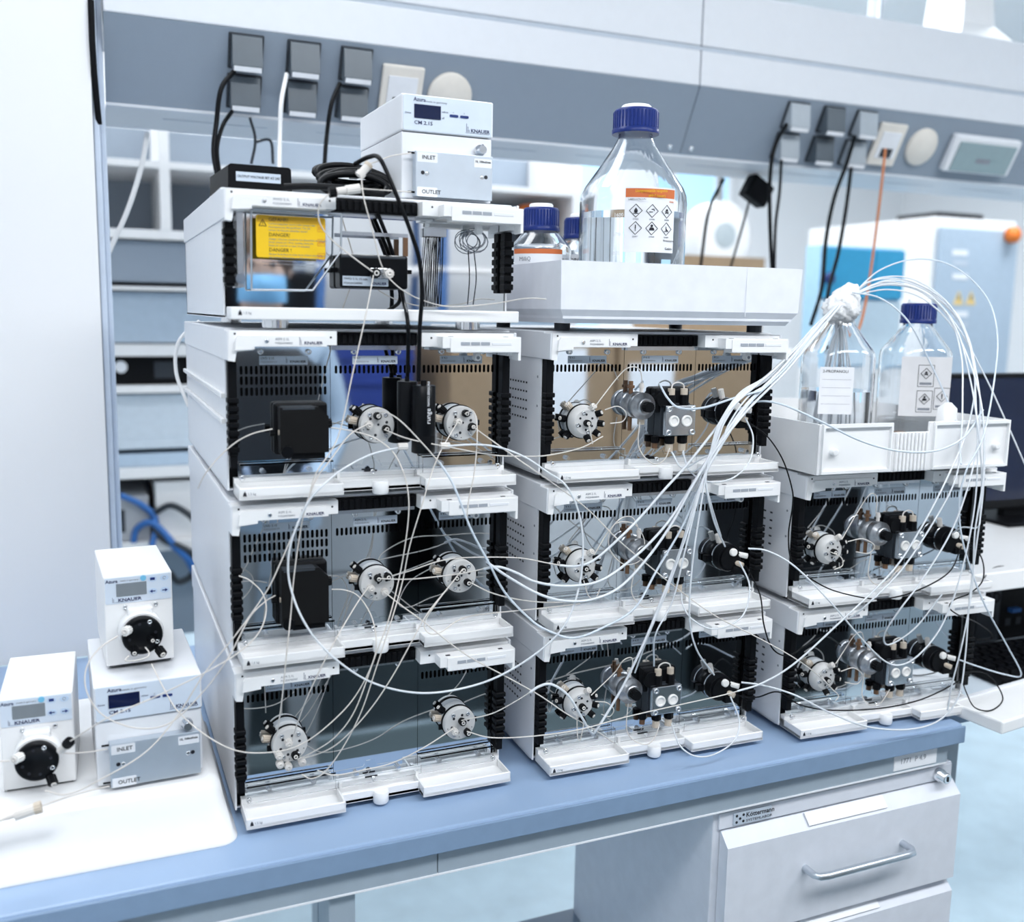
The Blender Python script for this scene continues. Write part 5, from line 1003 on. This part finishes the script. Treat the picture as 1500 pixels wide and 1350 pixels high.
# ------------------------------------------------------------------ room behind the bench
RY = 1.9
def bx(t, nm, m, px0, py0, px1, py1, Y, d=.3, bev=.003, **kw):
    a, c = ony(px0, py0, Y), ony(px1, py1, Y); return MB().box((a.x, Y, min(a.z, c.z)), (c.x, Y+d, max(a.z, c.z)), bev).build(nm, m, t, **kw)
t = thing('storage_rack', (0, 0, 0), 'white open rack with shelves behind the bench, beside the white end panel', 'rack')
for z0, z1 in ((1.95, 1.97), (1.745, 1.772), (1.595, 1.606), (1.40, 1.435), (1.290, 1.312), (1.03, 1.06), (.80, .83)): MB().box((-1.3, RY, z0), (1.45, RY+.38, z1)).build('shelf', WHITE2, t)
for x, z0 in ((-1.29, 0), (.060, 1.772), (1.42, 0)): MB().box((x, RY-.002, z0), (x+.03, RY+.38, 2.12)).build('upright', WHITE2, t)
MB().box((-1.3, RY+.385, .4), (1.45, RY+.40, 2.12)).build('rear_panel', PANELG, t)
MB().box((-1.3, RY+.02, 1.44), (1.45, RY+.03, 1.59)).build('cover_panel', GREYCAB, t); MB().box((-1.3, RY+.02, 1.62), (1.45, RY+.03, 1.74)).build('cover_panel', PANELG, t)
for nm, lb, m, x0, x1, z0, z1, dd in (('dark_instrument', 'dark instrument on the white rack shelf beside stacked modules', BLACK, -.30, .24, 1.312, 1.398, .25), ('white_instrument', 'pale box instrument in white rack below the dark one', mat('pale_instrument', (.62, .70, .78), .5), -.35, .35, 1.115, 1.284, .3), ('flat_box', 'flat blue-grey box on the low rack shelf', mat('flat_blue_grey', (.45, .57, .70), .5), -.3, .3, 1.0601, 1.10, .25), ('white_carton', 'white carton on the lowest visible rack shelf', WHITE2, .02, .32, .8301, 1.01, .3), ('grey_case', 'grey case with square socket on the lowest rack shelf', mat('grey_case_paint', (.45, .47, .50), .5), -.25, .0, .8301, .97, .3)):
    tt = thing(nm, (x0, RY+.03, z0), lb, 'instrument' if 'instrument' in nm else 'box')
    MB().box((0, 0, .0005), (x1-x0, dd, z1-z0), .004).build('case', m, tt)
    if nm == 'dark_instrument':
        MB().box((.02, -.002, .015), (.16, 0, .07)).build('front_panel', DARKG, tt); MB().box((.33, -.002, .02), (.40, 0, .07)).build('front_panel', DARKG, tt)
        MB().cyl((.235, 0, .055), (0, -1, 0), .018, .012, 16).build('knob', PAPER, tt)
    elif nm == 'grey_case': MB().box((.11, -.002, .03), (.18, 0, .10)).build('socket_frame', DARKG, tt); MB().box((.13, -.004, .05), (.16, -.002, .08)).build('socket', PAPER, tt)
    else: MB().box((.01, -.0015, (z1-z0)*.2), (x1-x0-.01, 0, (z1-z0)*.8), .001).build('front_panel', m, tt)
for k, (pts, m) in enumerate((([(176, 725, 1.5), (205, 738, 1.5), (225, 755, 1.45), (228, 775, 1.4), (222, 800, 1.4)], BLUECAB), ([(195, 800, 1.45), (200, 775, 1.45), (220, 765, 1.45), (240, 780, 1.4), (255, 800, 1.4), (275, 820, 1.35), (295, 860, 1.3)], BLUECAB), ([(228, 750, 1.5), (250, 740, 1.5), (275, 752, 1.5), (292, 770, 1.5)], DARKG), ([(224, 772, 1.4), (240, 790, 1.4), (262, 800, 1.4), (280, 812, 1.4), (282, 840, 1.4), (262, 852, 1.4), (248, 838, 1.4)], DARKG), ([(246, 786, 1.41), (262, 806, 1.4), (280, 824, 1.37), (292, 850, 1.31)], BLUECAB))):
    pts = [(x, y, 1.895+.02*math.sin(i+k)) for i, (x, y, _) in enumerate(pts)]
    tubething('network_cable', pts, .0105, m, 'loose %s cable curling in front of the %s' % (('blue', 'grey')[m is DARKG], ('grey case', 'white carton', 'white carton top', 'cable heap', 'modules edge')[k]), 'cable')
tt = thing('orange_bin', tuple(ony(782, 300, RY+.1)), 'round orange and dark container on the white rack behind the tray', 'container'); tt.location.z = 1.773
MB().lathe([(.05, 0), (.06, .01), (.065, .10)], n=20).build('body', DARKG, tt); MB().lathe([(.068, .10), (.068, .13), (.05, .15), (0, .152)], n=20, cap1=False).build('lid', REDC, tt)
# far side: windows, safety cabinet, dispenser
for k, (p0, p1) in enumerate(((828, 880), (985, 1046), (1050, 1062))):
    a, c = ony(p0, 330, 4.58), ony(p1, 330, 4.58)
    t = thing('window_%d' % (k+1), (0, 0, 0), 'pale blue window in far wall', 'window'); del t['category']; t['kind'] = 'structure'
    MB().box((a.x-.04, 4.55, .9), (a.x, 4.6, 2.75)).box((c.x, 4.55, .9), (c.x+.04, 4.6, 2.75)).box((a.x, 4.55, 2.7), (c.x, 4.6, 2.75)).box((a.x, 4.55, .9), (c.x, 4.6, .95)).build('window_frame', WHITE2, t)
    MB().box((a.x, 4.57, .95), (c.x, 4.58, 2.7)).build('pane', mat('sky_pane', (.42, .68, .86), .1, emit=.55, ecol=(.45, .72, .92)), t)
fr_ = ony(1371, 312, 2.0); fe = ony(1476, 320, 2.0)
t = thing('safety_cabinet', (fr_.x, 2.0, 0), 'tall safety cabinet with grey door and two yellow hazard stickers', 'cabinet')
cw = fe.x-fr_.x+.06
MB().box((0, 0, .02), (cw, .80, 1.985), .006).build('body', WHITE2, t)
dd = MB().box((.015, -.03, .10), (cw-.015, -.001, 1.94), .004).build('door', GREYCAB, t)
MB().box((cw-.05, -.05, .9), (cw-.035, -.03, 1.3)).build('handle', ALU, dd)
for k in range(2):
    q = ony(1404+k*18, 436, 1.97); x, z = q.x-fr_.x, q.z
    s = MB().prism([(x-.03, z-.03), (x+.03, z-.03), (x, z+.03)], -.0315, -.0305).build('hazard_sticker', mat('amber_sticker', (.85, .62, .25), .5), dd)
    MB().box((x-.004, -.0325, z-.012), (x+.004, -.0315, z+.012)).build('symbol', INK, s)
for py, ln in ((370, 1), (385, 0), (405, 1), (460, 1), (475, 0)):
    q = ony(1405, py, 1.97); MB().box((q.x-fr_.x-.04, -.0315, q.z-.012), (q.x-fr_.x+.05, -.0305, q.z+.012)).build('notice', PAPER if ln else GREYP, dd)
MB().box((.12, .1, 1.985), (.40, .35, 2.02), .01).build('loose_cover', BLACK, t)
q = ony(1472, 345, 1.99)
tag(MB().lathe([(0, 0), (.035, 0), (.035, .03), (.02, .045), (0, .045)], (q.x+.0, 1.965, q.z), (0, -1, 0), 20, cap0=False, cap1=False).build('orange_button', REDC), 'round orange knob on the safety cabinet edge', 'knob')
# sky-blue glass-fronted cupboard and pale blue box below it
a, c = ony(1205, 358, 1.7), ony(1320, 432, 1.7)
t = thing('blue_cupboard', (a.x, 1.7, 0), 'sky blue wall cupboard in front of the white safety cabinet', 'cupboard')
W_ = c.x-a.x; zt, zb = ony(1205, 358, 1.7).z, ony(1205, 540, 1.7).z; zm = ony(1262, 437, 1.7).z
MB().box((0, .005, zb), (W_, .09, zt), .003).build('carcass', PALEB, t)
MB().box((.005, -.012, zm), (W_*.62, .004, zt-.01), .002).build('door', SKYB, t); MB().box((W_*.63, -.012, zm), (W_-.005, .004, zt-.01), .002).build('door', SKYB, t)
MB().box((.005, -.010, zb+.01), (W_-.005, .004, zm-.01), .002).build('door', mat('very_pale_blue', (.66, .80, .90), .4), t)
MB().lathe([(.022, 0), (.022, .01), (.01, .014)], (.03, -.012, zm+.07), (0, -1, 0), 16).build('knob', BLUEBTN, t)
MB().box((0, .0, .0), (W_, .09, zb)).build('plinth', WHITE2, t)
q = ony(1052, 346, 3.0)
t = thing('paper_dispenser', (q.x, 3.0, q.z), 'round white paper roll dispenser beyond the big bottle', 'dispenser')
MB().lathe([(.0, -.06), (.15, -.06), (.17, -.04), (.17, .08)], ax=(0, 1, 0), n=32, cap0=False).build('shell', WHITEG, t)
MB().lathe([(0, -.064), (.06, -.064), (.065, -.060)], ax=(0, 1, 0), n=24, cap0=False).build('hub', mat('hub_grey', (.45, .52, .56), .4), t)
MB().box((-.06, -.02, -q.z), (.06, .06, -.16)).build('post', WHITE2, t)
a, c = ony(985, 372, 2.3), ony(1120, 392, 2.3)
t = thing('cardboard_carton', (a.x, 2.3, 0), 'brown cardboard carton below the round white dispenser', 'box')
MB().box((0, 0, 1.40), (c.x-a.x, .3, a.z)).build('carton', CARD, t); MB().box((-.3, -.2, 1.36), (c.x-a.x+.3, .5, 1.399)).build('stand_board', WHITE2, t)
for lx in (-.28, c.x-a.x+.25): MB().box((lx, 0, 0), (lx+.04, .04, 1.36)).build('stand_leg', WHITE2, t)

# ------------------------------------------------------------------ the side of the room that the mirrors show
CY0 = -2.05
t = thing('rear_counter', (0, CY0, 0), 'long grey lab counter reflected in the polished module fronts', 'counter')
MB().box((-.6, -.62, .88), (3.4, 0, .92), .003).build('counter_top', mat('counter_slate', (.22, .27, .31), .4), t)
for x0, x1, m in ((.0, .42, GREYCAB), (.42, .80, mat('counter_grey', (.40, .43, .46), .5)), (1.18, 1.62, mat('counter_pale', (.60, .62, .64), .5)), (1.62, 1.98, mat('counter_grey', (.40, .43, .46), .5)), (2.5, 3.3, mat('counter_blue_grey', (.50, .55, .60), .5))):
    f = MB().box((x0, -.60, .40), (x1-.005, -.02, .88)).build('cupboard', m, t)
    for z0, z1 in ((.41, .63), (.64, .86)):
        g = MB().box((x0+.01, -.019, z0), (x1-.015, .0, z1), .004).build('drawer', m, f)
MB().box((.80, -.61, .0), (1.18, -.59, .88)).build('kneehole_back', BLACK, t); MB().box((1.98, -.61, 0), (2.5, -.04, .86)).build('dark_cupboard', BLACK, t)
MB().box((-.6, -.60, 0), (-.005, -.03, .88)).build('cupboard', BLACK, t); MB().box((.0, -.58, 0), (1.98, -.10, .399)).build('plinth', mat('under_counter_shade', (.035, .05, .058), .5), t)  # plinth: dark box added for the shade under the rear cupboards
def crate(nm, lb, m, x, y, z, w_, d_, h_, ribs=3):
    t = thing(nm, (x, y, z), lb, 'box')
    MB().box((0, 0, .0005), (w_, d_, h_), .006).build('box_body', m, t)
    for k in range(ribs): MB().box((-.002, d_-.001, h_*(.2+.25*k)), (w_+.002, d_+.006, h_*(.23+.25*k))).build('rib', m, t)
    return t
crate('blue_crate', 'navy blue plastic crate on the rear counter, seen only in reflections', BLUEBOX, .60, -2.55, 1.12, .34, .36, .36)
crate('white_crate', 'white carton under the navy crate on the rear counter', mat('reflected_carton', (.55, .55, .56), .6), .60, -2.55, .9205, .42, .40, .198, 1)
c1 = crate('cardboard_box', 'big brown cardboard box on the rear counter beside white carton', CARD, 1.04, -2.58, .9205, .52, .5, .60, 0)
MB().box((.18, .501, .25), (.40, .503, .50)).build('paper_sheet', PAPER, c1)
c1 = crate('cardboard_box', 'big brown cardboard box farther along the rear counter', CARD, 1.58, -2.6, .9205, .62, .5, .58, 0)
MB().box((.05, .501, .2), (.24, .503, .44)).build('paper_sheet', PAPER, c1)
crate('dark_analyser', 'dark analyser on the rear counter next to the photographer', BLACKG, .02, -2.55, .9205, .54, .45, .75, 2)
t = thing('wire_rack', (.75, -3.3, 0), 'tall shelf rack with blue posts behind the rear counter', 'rack')
for x in (0, .55, 1.1):
    for y in (0, .4): part('rpost', 'post', lambda b: b.cyl((0, 0, 0), (0, 0, 1), .022, 2.1, 10), mat('blue_post', (.05, .14, .36), .4), t, loc=(x, y, 0))
for z in (.5, 1.0, 1.45, 1.72, 2.0): MB().box((-.02, -.02, z), (1.12, .42, z+.02)).build('shelf', WHITE2, t)
tag(MB().box((.1, -2.10, .0003), (2.3, -.35, .012), .004).build('shade_mat', mat('shaded_floor_tone', (.10, .14, .155), .7)), 'dark grey-green mat added so the mirrors show a shaded floor', 'mat')  # dark mat added over the pale floor to darken its mirror reflection

# photographer, visible only as a reflection
def skinmesh(name, V, E_, lv=2):
    me = bpy.data.meshes.new(name); me.from_pydata([v[:3] for v in V], E_, []); o = bpy.data.objects.new(name, me); COL.objects.link(o)
    sk = o.modifiers.new('s', 'SKIN'); o.modifiers.new('u', 'SUBSURF').levels = lv
    for i, v in enumerate(V):
        r = v[3]; o.data.skin_vertices[0].data[i].radius = r if isinstance(r, tuple) else (r, r)
    o.data.skin_vertices[0].data[0].use_root = True
    dg = bpy.context.evaluated_depsgraph_get(); m2 = bpy.data.meshes.new_from_object(o.evaluated_get(dg)); bpy.data.objects.remove(o); bpy.data.meshes.remove(me); m2.name = name
    for p in m2.polygons: p.use_smooth = True
    return m2
PXp, PYp = .34, -1.85
V = [(0, 0, .95, (.155, .11)), (0, 0, 1.10, (.145, .105)), (0, .01, 1.28, (.165, .115)), (0, 0, 1.42, (.15, .10)), (0, .0, 1.49, (.062, .060)), (0, .015, 1.55, (.062, .068)), (0, .03, 1.62, (.078, .095)), (0, .03, 1.70, (.080, .098)), (0, .025, 1.765, (.055, .07)),
     (-.17, .0, 1.43, .062), (-.23, .02, 1.17, .050), (-.10, .24, 1.02, .038), (-.065, .30, 1.03, (.034, .022)), (-.055, .35, 1.04, (.04, .016)),
     (.17, .0, 1.43, .062), (.23, .02, 1.17, .050), (.12, .24, 1.02, .038), (.085, .30, 1.03, (.034, .022)), (.075, .35, 1.04, (.04, .016)),
     (-.10, 0, .88, .098), (-.11, .02, .48, .068), (-.11, -.02, .10, .048), (-.11, .10, .045, (.042, .035)), (.10, 0, .88, .098), (.11, .02, .48, .068), (.11, -.02, .10, .048), (.11, .10, .045, (.042, .035))]
E_ = [(0, 1), (1, 2), (2, 3), (3, 4), (4, 5), (5, 6), (6, 7), (7, 8), (3, 9), (9, 10), (10, 11), (11, 12), (12, 13), (3, 14), (14, 15), (15, 16), (16, 17), (17, 18), (0, 19), (19, 20), (20, 21), (21, 22), (0, 23), (23, 24), (24, 25), (25, 26)]
def fingers(base, dirs, hi):
    for d in dirs:
        p = base
        for k in range(2):
            q = len(V); b_ = V[p]; V.append((b_[0]+d[0]*(1-.25*k), b_[1]+d[1]*(1-.5*k), b_[2]+d[2]*(1-.25*k), .0095)); E_.append((p, q)); p = q
fingers(13, [(.02, .03, .035), (.035, .03, .02), (.04, .025, .0), (.04, .02, -.02), (-.01, .02, .045)], 0); fingers(18, [(-.02, .03, .035), (-.035, .03, .02), (-.04, .025, .0), (-.04, .02, -.02), (.01, .02, .045)], 0)
bm_ = skinmesh('body', V, E_)
SKIN = mat('skin', (.62, .42, .33), .5); GOWN = mat('blue_grey_gown', (.36, .46, .58), .7); TROU = mat('grey_trousers', (.30, .32, .34), .7); GLOVE = mat('pale_gloves', (.45, .55, .75), .5); SHOE = mat('white_clogs', (.7, .7, .7), .4)
for m in (SKIN, GOWN, TROU, GLOVE, SHOE): bm_.materials.append(m)
for p in bm_.polygons:
    c = p.center; p.material_index = 0 if (c.z > 1.49 and abs(c.x) < .13 and c.y < .2) else (4 if c.z < .09 else (2 if c.z < .88 else (3 if c.y > .27 and c.z > .97 else 1)))
PS = thing('person', (PXp, PYp, 0), 'person in blue-grey gown, dark vest and face mask, reflected in the mirrored detector', 'person', .10)
link('body', bm_, PS)
MB().lathe([(.075, -.02), (.098, .0), (.104, .05), (.098, .10), (.07, .14), (.03, .155), (0, .157)], (0, .012, 1.665), (0, -.12, 1), 24, cap0=False, cap1=False).build('hair', mat('brown_hair', (.10, .06, .04), .6), PS)
mk = [[(.074*math.sin(a_), .035+r*math.cos(a_), z) for a_ in [-1.3+2.6*i/12 for i in range(13)]] for r, z in ((.092, 1.565), (.106, 1.585), (.112, 1.62), (.098, 1.645))]
b_ = MB(); vs = [p for r in mk for p in r]; b_.add(vs, [(k*13+i, k*13+i+1, (k+1)*13+i+1, (k+1)*13+i) for k in range(3) for i in range(12)], True); b_.build('face_mask', mat('mask_blue', (.18, .42, .68), .6), PS)
for sx in (-1, 1):
    MB().lathe([(.0, 0), (.009, .004), (.009, .008), (0, .012)], (.03*sx, .115, 1.672), (0, 1, 0), 12, cap0=False, cap1=False).build('eye', INK, PS)
    MB().tube([(.012*sx, .122, 1.69), (.03*sx, .125, 1.698), (.052*sx, .105, 1.69)], .004, 6).build('eyebrow', INKG, PS)
    MB().lathe([(.0, 0), (.016, .006), (.022, .012), (.012, .018)], (.074*sx, .02, 1.66), (sx, 0, 0), 12, cap0=False).build('ear', SKIN, PS)
MB().rings([[(.185*math.cos(a_), .01+.135*math.sin(a_), z) for a_ in [2*PI*i/28 for i in range(28)]] for z in (1.02, 1.15, 1.30, 1.38)]+[[(.12*math.cos(a_), .01+.122*math.sin(a_), 1.43) for a_ in [2*PI*i/28 for i in range(28)]]]).build('vest', mat('dark_vest', (.014, .017, .022), .6), PS)
t = thing('phone', (PXp-.04, PYp+.40, 1.06), 'black phone held up by the person', 'phone', 0)
MB().box((-.036, -.006, -.07), (.036, .003, .07), .002).build('phone_body', BLACKG, t)
